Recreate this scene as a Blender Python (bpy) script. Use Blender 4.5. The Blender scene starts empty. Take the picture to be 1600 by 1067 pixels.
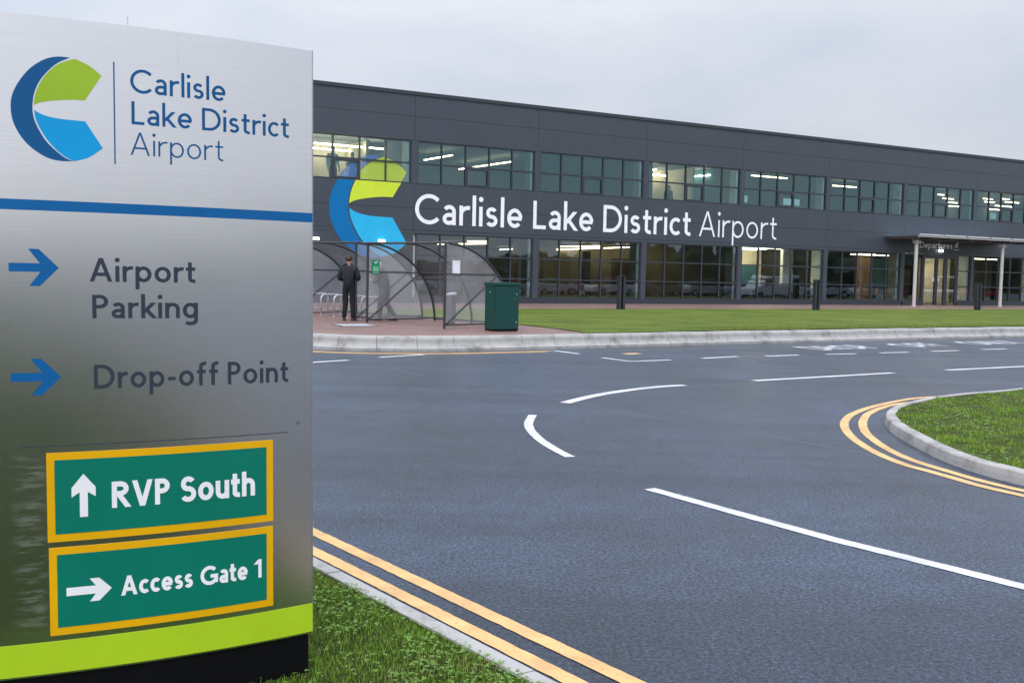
import bpy, math, random
from math import sin, cos, pi, radians, atan2, sqrt
from mathutils import Vector, Matrix
random.seed(7)
S = bpy.context.scene
COL = S.collection

# ------------------------------------------------------------------ helpers
def V2(a): return (a[0], a[1])
class MB:
    def __init__(s): s.v = []; s.f = []; s.m = []; s.c = []
    def add(s, vs, fs, m=0):
        b = len(s.v); s.v += [tuple(v) for v in vs]
        for f in fs: s.f.append(tuple(b + i for i in f)); s.m.append(m)
    def box(s, P, a0, a1, b0, b1, c0, c1, m=0):
        """P(a,b,c) maps three local coordinates into the world"""
        vs = [P(a, b, c) for a in (a0, a1) for b in (b0, b1) for c in (c0, c1)]
        s.add(vs, [(0,1,3,2),(4,6,7,5),(0,4,5,1),(2,3,7,6),(0,2,6,4),(1,5,7,3)], m)
    def cyl(s, p0, p1, r0, r1=None, n=10, m=0, cap=True):
        r1 = r0 if r1 is None else r1
        p0 = Vector(p0); p1 = Vector(p1); d = (p1 - p0).normalized()
        u = d.orthogonal().normalized(); w = d.cross(u)
        vs = []
        for p, r in ((p0, r0), (p1, r1)):
            for i in range(n):
                a = 2*pi*i/n; vs.append(p + u*(r*cos(a)) + w*(r*sin(a)))
        fs = [(i, (i+1) % n, n+(i+1) % n, n+i) for i in range(n)]
        if cap: fs += [tuple(range(n))[::-1], tuple(range(n, 2*n))]
        s.add(vs, fs, m)
    def tube(s, pts, r, n=8, m=0):
        pts = [Vector(p) for p in pts]; rings = []; u = None
        for i, p in enumerate(pts):
            d = (pts[min(i+1, len(pts)-1)] - pts[max(i-1, 0)]).normalized()
            u = d.orthogonal().normalized() if u is None else (u - d*u.dot(d)).normalized()
            w = d.cross(u); rings.append([p + u*(r*cos(2*pi*k/n)) + w*(r*sin(2*pi*k/n)) for k in range(n)])
        vs = [v for R in rings for v in R]; fs = []
        for i in range(len(pts)-1):
            for k in range(n): fs.append((i*n+k, i*n+(k+1) % n, (i+1)*n+(k+1) % n, (i+1)*n+k))
        fs += [tuple(range(n))[::-1], tuple(range((len(pts)-1)*n, len(pts)*n))]
        s.add(vs, fs, m)
    def ell(s, c, rx, ry, rz, nu=14, nv=9, m=0):
        vs = []; fs = []
        for j in range(nv+1):
            t = pi*j/nv
            for i in range(nu):
                a = 2*pi*i/nu; vs.append((c[0]+rx*sin(t)*cos(a), c[1]+ry*sin(t)*sin(a), c[2]+rz*cos(t)))
        for j in range(nv):
            for i in range(nu): fs.append((j*nu+i, (j+1)*nu+i, (j+1)*nu+(i+1) % nu, j*nu+(i+1) % nu))
        s.add(vs, fs, m)
    def build(s, name, mats, parent=None, smooth=False, bevel=0):
        me = bpy.data.meshes.new(name)
        o = bpy.data.objects.new(name, me); COL.objects.link(o)
        off = Vector((0,0,0))
        if parent is not None:
            p = parent
            while p is not None: off += Vector(p.location); p = p.parent
            o.parent = parent
        me.from_pydata([(v[0]-off.x, v[1]-off.y, v[2]-off.z) for v in s.v], [], s.f)
        for m in (mats if isinstance(mats, (list, tuple)) else [mats]): me.materials.append(m)
        me.polygons.foreach_set('material_index', s.m)
        if smooth: me.polygons.foreach_set('use_smooth', [True]*len(s.f))
        if bevel:
            b = o.modifiers.new('bevel', 'BEVEL'); b.width = bevel; b.segments = 2; b.limit_method = 'ANGLE'
        me.update()
        return o
def local(o, *a): return (a[0], a[1], a[2])
def empty(name, loc, rz=0):
    o = bpy.data.objects.new(name, None); COL.objects.link(o)
    o.location = loc; o.rotation_euler = (0, 0, rz); o.empty_display_size = .2
    return o
def tag(o, label=None, cat=None, group=None, kind=None):
    if label: o['label'] = label
    if cat: o['category'] = cat
    if group: o['group'] = group
    if kind: o['kind'] = kind
    return o
def children(o): return [c for c in bpy.data.objects if c.parent == o]
def copy_tree(o, parent=None):
    c = o.copy(); COL.objects.link(c)
    if parent is not None: c.parent = parent
    for ch in children(o): copy_tree(ch, c)
    return c
XYZ = lambda a, b, c: (a, b, c)

# ------------------------------------------------------------------ materials
def new_mat(name):
    m = bpy.data.materials.new(name); m.use_nodes = True
    nt = m.node_tree; b = nt.nodes['Principled BSDF']
    return m, nt, b
def N(nt, t, **kw):
    n = nt.nodes.new(t)
    for k, v in kw.items():
        if k in n.inputs.keys() if hasattr(n.inputs, 'keys') else False: n.inputs[k].default_value = v
        else: setattr(n, k, v)
    return n
def noise(nt, scale, detail=4, rough=.55, vec=None):
    n = nt.nodes.new('ShaderNodeTexNoise'); n.inputs['Scale'].default_value = scale
    n.inputs['Detail'].default_value = detail; n.inputs['Roughness'].default_value = rough
    if vec is not None: nt.links.new(vec, n.inputs['Vector'])
    return n
def ramp(nt, fac, stops):
    r = nt.nodes.new('ShaderNodeValToRGB'); e = r.color_ramp.elements
    while len(e) < len(stops): e.new(.5)
    for el, (p, c) in zip(e, stops): el.position = p; el.color = (*c, 1) if len(c) == 3 else c
    nt.links.new(fac, r.inputs['Fac']); return r
def mixc(nt, fac, a, b, mode='MIX'):
    m = nt.nodes.new('ShaderNodeMix'); m.data_type = 'RGBA'; m.blend_type = mode
    for k, v in ((0, fac), (6, a), (7, b)):
        if hasattr(v, 'is_linked') or hasattr(v, 'links'): nt.links.new(v, m.inputs[k])
        else: m.inputs[k].default_value = v if k == 0 else ((*v, 1) if len(v) == 3 else v)
    return m.outputs[2]
def geo_pos(nt): return nt.nodes.new('ShaderNodeNewGeometry').outputs['Position']
def mapping(nt, vec, scale=(1,1,1), rot=(0,0,0)):
    m = nt.nodes.new('ShaderNodeMapping'); m.inputs['Scale'].default_value = scale; m.inputs['Rotation'].default_value = rot
    nt.links.new(vec, m.inputs['Vector']); return m.outputs[0]
def bump(nt, b, height, strength=.3, dist=.01):
    n = nt.nodes.new('ShaderNodeBump'); n.inputs['Strength'].default_value = strength; n.inputs['Distance'].default_value = dist
    nt.links.new(height, n.inputs['Height']); nt.links.new(n.outputs[0], b.inputs['Normal'])
def paint(name, col, rough=.5, var=.12, scale=3, metal=0, spec=.5, bumpy=0):
    m, nt, b = new_mat(name)
    n = noise(nt, scale, 6, .6, geo_pos(nt))
    d = tuple(c*(1-var) for c in col); l = tuple(min(1, c*(1+var)) for c in col)
    r = ramp(nt, n.outputs['Fac'], [(.3, d), (.7, l)])
    nt.links.new(r.outputs[0], b.inputs['Base Color'])
    b.inputs['Roughness'].default_value = rough; b.inputs['Metallic'].default_value = metal
    b.inputs['Specular IOR Level'].default_value = spec
    if bumpy: bump(nt, b, n.outputs['Fac'], bumpy, .005)
    return m
def emit(name, col, st):
    m, nt, b = new_mat(name)
    b.inputs['Base Color'].default_value = (*col, 1); b.inputs['Emission Color'].default_value = (*col, 1)
    b.inputs['Emission Strength'].default_value = st; return m
M = {}
def asphalt(name, base, scale_boost=1):
    m, nt, b = new_mat(name); p = geo_pos(nt)
    fine = nt.nodes.new('ShaderNodeTexVoronoi'); fine.inputs['Scale'].default_value = 85; nt.links.new(p, fine.inputs['Vector'])
    f2 = noise(nt, 90, 4, .85, p); f3 = noise(nt, 38, 3, .7, p); big = noise(nt, .35, 5, .6, mapping(nt, p, (1, .45, 1), (0, 0, .5))); mid = noise(nt, 3.2, 6, .65, p)
    spk = ramp(nt, f2.outputs['Fac'], [(.36, (.12,.12,.14)), (.50, (.95,.95,1)), (.66, (2.2,2.2,2.2))])
    tone = ramp(nt, big.outputs['Fac'], [(.3, tuple(c*.70 for c in base)), (.7, tuple(c*1.36 for c in base))])
    spk2 = ramp(nt, f3.outputs['Fac'], [(.36, (.08,.08,.10)), (.47, (.85,.85,.85)), (.66, (2.3,2.3,2.3))])
    c = mixc(nt, 1.0, tone.outputs[0], spk.outputs[0], 'MULTIPLY'); c = mixc(nt, 1.0, c, spk2.outputs[0], 'MULTIPLY')
    mm = ramp(nt, mid.outputs['Fac'], [(.35, (.80,.80,.80)), (.68, (1.18,1.18,1.18))])
    c = mixc(nt, 1.0, c, mm.outputs[0], 'MULTIPLY')
    nt.links.new(c, b.inputs['Base Color'])
    lane = noise(nt, .55, 4, .6, mapping(nt, p, (.16, 1.5, 1), (0, 0, radians(-34))))
    ln = ramp(nt, lane.outputs['Fac'], [(.36, (.70,.70,.71)), (.5, (1,1,1)), (.66, (1.22,1.22,1.22))]); c = mixc(nt, 1.0, c, ln.outputs[0], 'MULTIPLY'); nt.links.new(c, b.inputs['Base Color'])
    rr = ramp(nt, big.outputs['Fac'], [(.3, (.27,)*3), (.7, (.43,)*3)])
    nt.links.new(rr.outputs[0], b.inputs['Roughness'])
    ad = nt.nodes.new('ShaderNodeMath'); ad.operation = 'ADD'
    nt.links.new(fine.outputs['Distance'], ad.inputs[0]); nt.links.new(f2.outputs['Fac'], ad.inputs[1])
    b.inputs['Specular IOR Level'].default_value = .46; b.inputs['Specular Tint'].default_value = (.80,.93,1,1)
    bump(nt, b, ad.outputs[0], .36, .006)
    return m
M['asphalt'] = asphalt('asphalt', (.0225, .0340, .0570))
def linepaint(name, col):
    m, nt, b = new_mat(name); p = geo_pos(nt)
    n = noise(nt, 60, 5, .7, p); n2 = noise(nt, 2.5, 5, .6, p)
    r = ramp(nt, n.outputs['Fac'], [(.27, tuple(c*.30 for c in col)), (.36, tuple(c*.80 for c in col)), (.5, col)])
    r2 = ramp(nt, n2.outputs['Fac'], [(.34, (.70,.70,.72)), (.6, (1,1,1))])
    nt.links.new(mixc(nt, 1., r.outputs[0], r2.outputs[0], 'MULTIPLY'), b.inputs['Base Color'])
    b.inputs['Roughness'].default_value = .6; bump(nt, b, n.outputs['Fac'], .3, .003); return m
M['white_line'] = linepaint('white_line', (.60, .61, .63))
M['yellow_line'] = linepaint('yellow_line', (.72, .44, .18))
M['seam'] = paint('seam', (.17,.18,.21), .7, .3, 9)
def concrete(name, col, var=.34):
    m, nt, b = new_mat(name); p = geo_pos(nt)
    n = noise(nt, 2.2, 8, .7, p); g = noise(nt, 70, 3, .6, p)
    r = ramp(nt, n.outputs['Fac'], [(.28, tuple(c*(1-var*1.6) for c in col)), (.5, col), (.75, tuple(c*(1+var*.5) for c in col))])
    rg = ramp(nt, g.outputs['Fac'], [(.3, (.86,)*3), (.7, (1.06,)*3)])
    nt.links.new(mixc(nt, 1., r.outputs[0], rg.outputs[0], 'MULTIPLY'), b.inputs['Base Color'])
    b.inputs['Roughness'].default_value = .8; bump(nt, b, g.outputs['Fac'], .25, .004); return m
M['concrete'] = concrete('kerb_concrete', (.36, .35, .345))
M['concrete_far'] = concrete('kerb_concrete_far', (.33, .325, .315), .36)
M['joint'] = paint('joint', (.05,.05,.05), .9)
def paving():
    m, nt, b = new_mat('block_paving'); p = geo_pos(nt)
    br = nt.nodes.new('ShaderNodeTexBrick'); br.inputs['Scale'].default_value = 5
    br.inputs['Color1'].default_value = (.235,.135,.115,1); br.inputs['Color2'].default_value = (.165,.10,.09,1)
    br.inputs['Mortar'].default_value = (.10,.075,.068,1); br.inputs['Mortar Size'].default_value = .018
    nt.links.new(mapping(nt, p, (1,1,1), (0,0,radians(29.8))), br.inputs['Vector'])
    n = noise(nt, .9, 6, .65, p); r = ramp(nt, n.outputs['Fac'], [(.3, (.8,.8,.82)), (.7, (1.25,1.22,1.2))])
    nt.links.new(mixc(nt, 1., br.outputs[0], r.outputs[0], 'MULTIPLY'), b.inputs['Base Color'])
    b.inputs['Roughness'].default_value = .62; bump(nt, b, br.outputs['Fac'], .3, -.004); return m
M['paving'] = paving()
def lawn_mat():
    m, nt, b = new_mat('lawn'); p = geo_pos(nt)
    n1 = noise(nt, .5, 6, .65, mapping(nt, p, (1,2.2,1), (0,0,radians(-30)))); n2 = noise(nt, 9, 7, .85, p)
    c1 = ramp(nt, n1.outputs['Fac'], [(.3, (.054,.096,.013)), (.48, (.106,.150,.024)), (.68, (.168,.190,.038))])
    c2 = ramp(nt, n2.outputs['Fac'], [(.3, (.45,.5,.4)), (.55, (1,1,1)), (.75, (1.4,1.35,1.3))])
    nt.links.new(mixc(nt, 1., c1.outputs[0], c2.outputs[0], 'MULTIPLY'), b.inputs['Base Color'])
    b.inputs['Roughness'].default_value = .9; b.inputs['Specular IOR Level'].default_value = .15
    bump(nt, b, n2.outputs['Fac'], .8, .05); return m
M['lawn'] = lawn_mat()
def soil_mat():
    m, nt, b = new_mat('turf_soil'); p = geo_pos(nt)
    n1 = noise(nt, 2.2, 6, .65, p); n2 = noise(nt, 60, 4, .7, p)
    c1 = ramp(nt, n1.outputs['Fac'], [(.35, (.018,.029,.005)), (.55, (.027,.044,.007)), (.75, (.042,.042,.014))])
    nt.links.new(c1.outputs[0], b.inputs['Base Color']); b.inputs['Roughness'].default_value = 1
    b.inputs['Specular IOR Level'].default_value = .1; bump(nt, b, n2.outputs['Fac'], .7, .02); return m
M['soil'] = soil_mat()
def blade_mat():
    m, nt, b = new_mat('grass_blades')
    a = nt.nodes.new('ShaderNodeVertexColor'); a.layer_name = 'tint'
    nt.links.new(a.outputs[0], b.inputs['Base Color']); b.inputs['Roughness'].default_value = .55
    b.inputs['Specular IOR Level'].default_value = .25
    b.inputs['Subsurface Weight'].default_value = 0
    tr = nt.nodes.new('ShaderNodeBsdfTranslucent'); nt.links.new(a.outputs[0], tr.inputs['Color'])
    mx = nt.nodes.new('ShaderNodeMixShader'); mx.inputs[0].default_value = .3
    nt.links.new(b.outputs[0], mx.inputs[1]); nt.links.new(tr.outputs[0], mx.inputs[2])
    nt.links.new(mx.outputs[0], nt.nodes['Material Output'].inputs[0]); return m
M['blade'] = blade_mat()
def steel():
    m, nt, b = new_mat('brushed_steel'); p = geo_pos(nt)
    n = noise(nt, 1, 5, .7, mapping(nt, p, (3, 3, 420))); big = noise(nt, 1.6, 4, .6, p)
    sm = noise(nt, 1, 5, .7, mapping(nt, p, (7, 7, 42)))       # wiped streaks of dirt beside the green boards
    sep = nt.nodes.new('ShaderNodeSeparateXYZ'); nt.links.new(p, sep.inputs[0])
    def band(sock, a0, a1, b0, b1):
        r = nt.nodes.new('ShaderNodeMapRange'); r.inputs[1].default_value = a0; r.inputs[2].default_value = a1; r.clamp = True
        nt.links.new(sock, r.inputs[0])
        q = nt.nodes.new('ShaderNodeMapRange'); q.inputs[1].default_value = b1; q.inputs[2].default_value = b0; q.clamp = True
        nt.links.new(sock, q.inputs[0])
        k = nt.nodes.new('ShaderNodeMath'); k.operation = 'MULTIPLY'
        nt.links.new(r.outputs[0], k.inputs[0]); nt.links.new(q.outputs[0], k.inputs[1]); return k.outputs[0]
    k = nt.nodes.new('ShaderNodeMath'); k.operation = 'MULTIPLY'
    nt.links.new(band(sep.outputs['Z'], .42, .5, 1.08, 1.16), k.inputs[0]); nt.links.new(band(sep.outputs['X'], -1.87, -1.83, -1.77, -1.74), k.inputs[1])
    st = ramp(nt, sm.outputs['Fac'], [(.50, (0,0,0)), (.62, (1,1,1))])
    k2 = nt.nodes.new('ShaderNodeMath'); k2.operation = 'MULTIPLY'; nt.links.new(k.outputs[0], k2.inputs[0]); nt.links.new(st.outputs[0], k2.inputs[1])
    c = ramp(nt, n.outputs['Fac'], [(.3, (.60,.60,.605)), (.7, (.67,.67,.675))])
    nt.links.new(c.outputs[0], b.inputs['Base Color'])
    met = nt.nodes.new('ShaderNodeMath'); met.operation = 'MULTIPLY_ADD'; met.inputs[1].default_value = -.12; met.inputs[2].default_value = 1
    nt.links.new(k2.outputs[0], met.inputs[0]); nt.links.new(met.outputs[0], b.inputs['Metallic'])
    r = ramp(nt, big.outputs['Fac'], [(.3, (.25,)*3), (.7, (.30,)*3)]); nt.links.new(r.outputs[0], b.inputs['Roughness'])
    b.inputs['Anisotropic'].default_value = .9
    cr = nt.nodes.new('ShaderNodeVectorMath'); cr.operation = 'CROSS_PRODUCT'; cr.inputs[1].default_value = (0,0,1)
    nt.links.new(nt.nodes.new('ShaderNodeNewGeometry').outputs['Normal'], cr.inputs[0]); nt.links.new(cr.outputs[0], b.inputs['Tangent'])
    return m
M['steel'] = steel()
V = lambda n, c, r=.45: paint(n, c, r, .05, 4, spec=.18)
M['v_blue'] = V('vinyl_blue', (.003,.105,.31)); M['v_navy'] = V('vinyl_navy', (.004,.085,.24)); M['v_lime'] = V('vinyl_leaf', (.30,.46,.03))
M['v_cyan'] = V('vinyl_cyan', (.004,.30,.64)); M['v_grey'] = V('vinyl_grey', (.035,.042,.065)); M['v_band'] = V('vinyl_lime', (.38,.56,.018))
M['v_green'] = V('board_green', (.002,.165,.112), .4); M['v_yellow'] = V('board_yellow', (.72,.38,.003), .4); M['v_white'] = V('vinyl_white', (.80,.80,.83), .5)
M['black'] = paint('black_plinth', (.003,.003,.004), .6, spec=.12); M['edge'] = paint('sign_edge', (.5,.5,.52), .4, metal=1)
# facade
M['clad'] = paint('cladding', (.042,.054,.073), .42, .07, 1.1)
M['clad_dark'] = paint('cladding_dark', (.026,.032,.044), .5, .07, 1.1)
M['frame'] = paint('window_frame', (.030,.037,.050), .4, .05)
M['f_white'] = V('facade_white', (.84,.85,.88), .6); M['f_blue'] = V('facade_blue', (.002,.15,.40), .55); M['f_lime'] = V('facade_lime', (.58,.72,.05), .55); M['f_cyan'] = V('facade_cyan', (.025,.44,.76), .55)
def film(name, col, a):
    m, nt, b = new_mat(name)
    b.inputs['Base Color'].default_value = (*col, 1); b.inputs['Roughness'].default_value = .6
    t = nt.nodes.new('ShaderNodeBsdfTransparent'); mx = nt.nodes.new('ShaderNodeMixShader'); mx.inputs[0].default_value = a
    nt.links.new(t.outputs[0], mx.inputs[1]); nt.links.new(b.outputs[0], mx.inputs[2])
    nt.links.new(mx.outputs[0], nt.nodes['Material Output'].inputs[0]); return m
M['film_blue'] = film('film_blue', (.08,.22,.50), .62); M['film_lime'] = film('film_lime', (.50,.66,.07), .72)
def glass(name, tint, ior, gcol):
    m, nt, b = new_mat(name)
    t = nt.nodes.new('ShaderNodeBsdfTransparent'); t.inputs[0].default_value = (*tint, 1)
    g = nt.nodes.new('ShaderNodeBsdfGlossy'); g.inputs['Roughness'].default_value = .015; g.inputs[0].default_value = (*gcol, 1)
    fr = nt.nodes.new('ShaderNodeFresnel'); fr.inputs[0].default_value = ior
    n = noise(nt, .9, 2, .5, geo_pos(nt)); bp = nt.nodes.new('ShaderNodeBump'); bp.inputs['Strength'].default_value = .04; bp.inputs['Distance'].default_value = .05
    nt.links.new(n.outputs['Fac'], bp.inputs['Height']); nt.links.new(bp.outputs[0], g.inputs['Normal'])
    mx = nt.nodes.new('ShaderNodeMixShader'); nt.links.new(fr.outputs[0], mx.inputs[0])
    nt.links.new(t.outputs[0], mx.inputs[1]); nt.links.new(g.outputs[0], mx.inputs[2])
    nt.links.new(mx.outputs[0], nt.nodes['Material Output'].inputs[0]); return m
M['glass'] = glass('window_glass', (.80,.90,.90), 2.1, (.60,.95,1.0)); M['glass_low'] = glass('window_glass_low', (.86,.92,.92), 2.1, (.80,.95,1.0))
def polycarb():
    m, nt, b = new_mat('polycarbonate'); p = geo_pos(nt)
    n = noise(nt, 1.1, 5, .6, p)
    b.inputs['Base Color'].default_value = (.74,.75,.77,1); b.inputs['Roughness'].default_value = .22
    t = nt.nodes.new('ShaderNodeBsdfTransparent'); t.inputs[0].default_value = (.90,.91,.92,1)
    r = ramp(nt, n.outputs['Fac'], [(.3, (.13,)*3), (.7, (.27,)*3)])
    mx = nt.nodes.new('ShaderNodeMixShader'); nt.links.new(r.outputs[0], mx.inputs[0])
    nt.links.new(t.outputs[0], mx.inputs[1]); nt.links.new(b.outputs[0], mx.inputs[2])
    nt.links.new(mx.outputs[0], nt.nodes['Material Output'].inputs[0]); return m
M['poly'] = polycarb()
M['post'] = paint('painted_steel_post', (.028,.032,.038), .38, .1, 6)
M['galv'] = paint('galvanised', (.55,.56,.58), .38, .15, 8, metal=.7)
M['column'] = paint('pale_column', (.50,.48,.47), .45, .08, 3)
M['soffit'] = paint('brown_soffit', (.11,.082,.068), .7, .2, 4)
M['cab'] = paint('cabinet_green', (.005,.050,.043), .42, .10, 5, spec=.3)
M['bollard'] = paint('bollard', (.022,.027,.034), .45, .1, 6)
M['paper'] = paint('paper', (.75,.77,.82), .7); M['n_green'] = paint('notice_green', (.004,.27,.12), .5); M['n_pale'] = paint('notice_pale', (.25,.62,.40), .5)
M['bin'] = paint('bin_grey', (.11,.11,.115), .5)
M['cover'] = paint('cover_grey', (.42,.44,.48), .5, .25, 6)
# interior
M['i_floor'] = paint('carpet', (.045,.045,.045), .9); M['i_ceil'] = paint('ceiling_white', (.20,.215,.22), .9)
M['i_wall'] = paint('grey_wall', (.13,.155,.165), .9); M['i_dim'] = paint('dim_wall', (.34,.28,.18), .9, .1, 2); M['i_warm'] = paint('cream_wall', (.66,.60,.45), .9, .08, 2); M['i_brown'] = paint('timber_panel', (.20,.11,.055), .6, .3, 2)
M['i_dark'] = paint('dark_wall', (.022,.023,.027), .8); M['i_white'] = paint('white_column', (.80,.86,.86), .8); M['i_teal'] = paint('teal_wall', (.03,.11,.13), .8)
M['i_blue'] = paint('blue_panel', (.03,.10,.30), .7); M['light'] = emit('strip_light', (1.0,.86,.56), 9); M['light_hi'] = emit('strip_light_bright', (1.0,.88,.62), 22); M['lamp_hi'] = emit('lamp_bright', (1,.97,.92), 16); M['lamp'] = emit('lamp_white', (1,.97,.9), 3.2)
M['i_orange'] = paint('orange_fabric', (.40,.14,.03), .8); M['screen'] = emit('monitor', (.45,.75,.85), .3)
# people
M['skin'] = paint('skin', (.46,.27,.20), .55); M['skin2'] = paint('skin_pale', (.55,.33,.27), .55)
M['navy_cloth'] = paint('navy_jacket', (.009,.010,.018), .8, .25, 9, bumpy=.3); M['dk_trouser'] = paint('dark_trousers', (.005,.005,.008), .85, .2, 9)
M['shoe'] = paint('brown_shoe', (.06,.025,.018), .5); M['bshoe'] = paint('black_shoe', (.01,.01,.01), .5)
M['hair_dk'] = paint('dark_hair', (.03,.018,.012), .6); M['hair_gr'] = paint('grey_hair', (.62,.58,.55), .7)
M['coat_gr'] = paint('grey_coat', (.055,.058,.068), .85, .15, 9); M['shirt'] = paint('pale_shirt', (.40,.58,.60), .8); M['blue_top'] = paint('blue_top', (.08,.15,.36), .8)
M['eye'] = paint('eye', (.02,.02,.02), .2)

# ------------------------------------------------------------------ stroke lettering
def arc(cx, cy, rx, ry, a0, a1, n=None):
    n = n or max(6, int(abs(a1-a0)/9))
    return [(cx+rx*cos(radians(a0+(a1-a0)*i/n)), cy+ry*sin(radians(a0+(a1-a0)*i/n))) for i in range(n+1)]
def glyph(ch, w, X=.68):
    h = w/2; A = 1.05
    o_ = lambda W, H, a0=0, a1=360: arc(W/2, H/2, W/2-h, H/2-h, a0, a1)
    def S_(W, H):
        m = .515*H; rt = (H-h-m)/2; rb = (m-h)/2
        return arc(W*.5, m+rt, W*.46-h, rt, 28, 270) + arc(W*.5, h+rb, W*.5-h, rb, 90, -152)[1:]
    if ch == 'C': return [arc(.51, .5, .51-h, .51-h, 43, 317)], .88
    if ch == 'G': return [arc(.51, .5, .51-h, .51-h, 43, 338), [(.56,.46),(.98,.46)], [(.98-h,.46+h),(.98-h,.10)]], .98
    if ch == 'O': return [arc(.52, .5, .52-h, .51-h, 0, 360)], 1.04
    if ch == 'S': return [S_(.64, 1.0)], .64
    if ch == 's': return [S_(.46, X)], .46
    if ch == 'a': return [arc(.25, X-.23, .24-h, .23-h, 152, 0) + [(.49-h, 0)],
                          [(.49-h, .60*X-h)] + arc(.235, .30*X, .235-h, .30*X-h, 90, 270) + arc(.235, .30*X, .255-h, .30*X-h, 270, 352)], .50
    if ch == 'r': return [[(h,0),(h,X)], arc(.34, X-.30, .34-h, .30-h, 172, 78)], .37
    if ch == 'l': return [[(h,0),(h,A)]], w
    if ch in 'i': return [[(h,0),(h,X)], ('dot', h, X+.25, max(.075, w*.66))], w
    if ch == 'e': return [arc(.30, X/2, .30-h, X/2-h, 0, 318), [(h*.9, X/2-.01),(.60-h*.4, X/2-.01)]], .60
    if ch == 'L': return [[(h,0),(h,1)], [(h,h),(.52,h)]], .52
    if ch == 'k': return [[(h,0),(h,A)], [(w*.6,.36*X),(.47,X)], [(.20,.55*X),(.52,0)]], .53
    if ch == 'D': return [[(h,0),(h,1)], [(h,h),(.30,h)] + arc(.32, .5, .50-h, .5-h, -90, 90) + [(h,1-h)]], .82
    if ch == 't': return [[(.16,X+.22),(.16,.20)] + arc(.33, .18, .17, .18-h, 180, 285), [(0,X-h),(.37,X-h)]], .38
    if ch == 'c': return [arc(.30, X/2, .30-h, X/2-h, 46, 314)], .51
    if ch == 'A': return [[(h*1.05,0),(.42,1)], [(.42,1),(.84-h*1.05,0)], [(.17,.31),(.67,.31)]], .84
    if ch == 'p': return [[(h,-.31),(h,X)], o_(.62, X)], .62
    if ch == 'o': return [o_(.64, X)], .64
    if ch == 'P': return [[(h,0),(h,1)], [(h,1-h),(.28,1-h)] + arc(.28, .71, .30-h, .29-h, 90, -90) + [(h,.42+h)]], .58
    if ch == 'R': return [[(h,0),(h,1)], [(h,1-h),(.32,1-h)] + arc(.32, .72, .32-h, .28-h, 90, -90) + [(h,.44+h)], [(.30,.46),(.66-h*.4,0)]], .68
    if ch == 'n': return [[(h,0),(h,X)], arc(.285, X-.29, .285-h, .29-h, 180, 0) + [(.57-h,0)]], .57
    if ch == 'h': return [[(h,0),(h,1.0)], arc(.285, X-.29, .285-h, .29-h, 180, 0) + [(.57-h,0)]], .57
    if ch == 'u': return [[(.57-h,0),(.57-h,X)], arc(.285, .29, .285-h, .29-h, 360, 180) + [(h,X)]], .57
    if ch == 'g': return [o_(.60, X), [(.60-h,X),(.60-h,-.08)] + arc(.30, -.09, .30-h, .22-h, 0, -140)[1:]], .60
    if ch == '-': return [[(.02,.34),(.33,.34)]], .35
    if ch == 'f': return [[(.17,0),(.17,.82)] + arc(.35, .84, .18, .20-h, 180, 72)[1:], [(0,X-h),(.38,X-h)]], .40
    if ch == 'V': return [[(h*1.05,1),(.40,0)], [(.40,0),(.80-h*1.05,1)]], .80
    if ch == '1': return [[(.30,0),(.30,1)], [(.06,.74),(.30,.97)]], .40
    if ch == 'F': return [[(h,0),(h,1)], [(h,1-h),(.54,1-h)], [(h,.54),(.50,.54)]], .54
    if ch == 'N': return [[(h,0),(h,1)], [(h,1),(.76-h,0)], [(.76-h,0),(.76-h,1)]], .76
    if ch == 'Y': return [[(h,1),(.38,.45)], [(.76-h,1),(.38,.45)], [(.38,.48),(.38,0)]], .76
    return [], .30
def fine(pl, mx=.16):
    out = [pl[0]]
    for a, b in zip(pl, pl[1:]):
        n = max(1, int(math.hypot(b[0]-a[0], b[1]-a[1])/mx))
        out += [(a[0]+(b[0]-a[0])*i/n, a[1]+(b[1]-a[1])*i/n) for i in range(1, n+1)]
    return out
def ribbon(pl, w):
    q = [pl[0]]
    for p in pl[1:]:
        if math.hypot(p[0]-q[-1][0], p[1]-q[-1][1]) > 1e-4: q.append(p)
    pl = fine(q); L = []; n = len(pl)
    closed = math.hypot(pl[0][0]-pl[-1][0], pl[0][1]-pl[-1][1]) < 1e-6
    for i, p in enumerate(pl):
        a = pl[i-1] if i else (pl[-2] if closed else None); b = pl[i+1] if i < n-1 else (pl[1] if closed else None)
        d1 = None if a is None else Vector((p[0]-a[0], p[1]-a[1])).normalized(); d2 = None if b is None else Vector((b[0]-p[0], b[1]-p[1])).normalized()
        d1 = d1 or d2; d2 = d2 or d1
        t = (d1+d2).normalized(); k = 1/max(.5, t.dot(d1)); nn = Vector((-t.y, t.x))*(w/2*k)
        L.append(((p[0]+nn.x, p[1]+nn.y), (p[0]-nn.x, p[1]-nn.y)))
    return L
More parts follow.
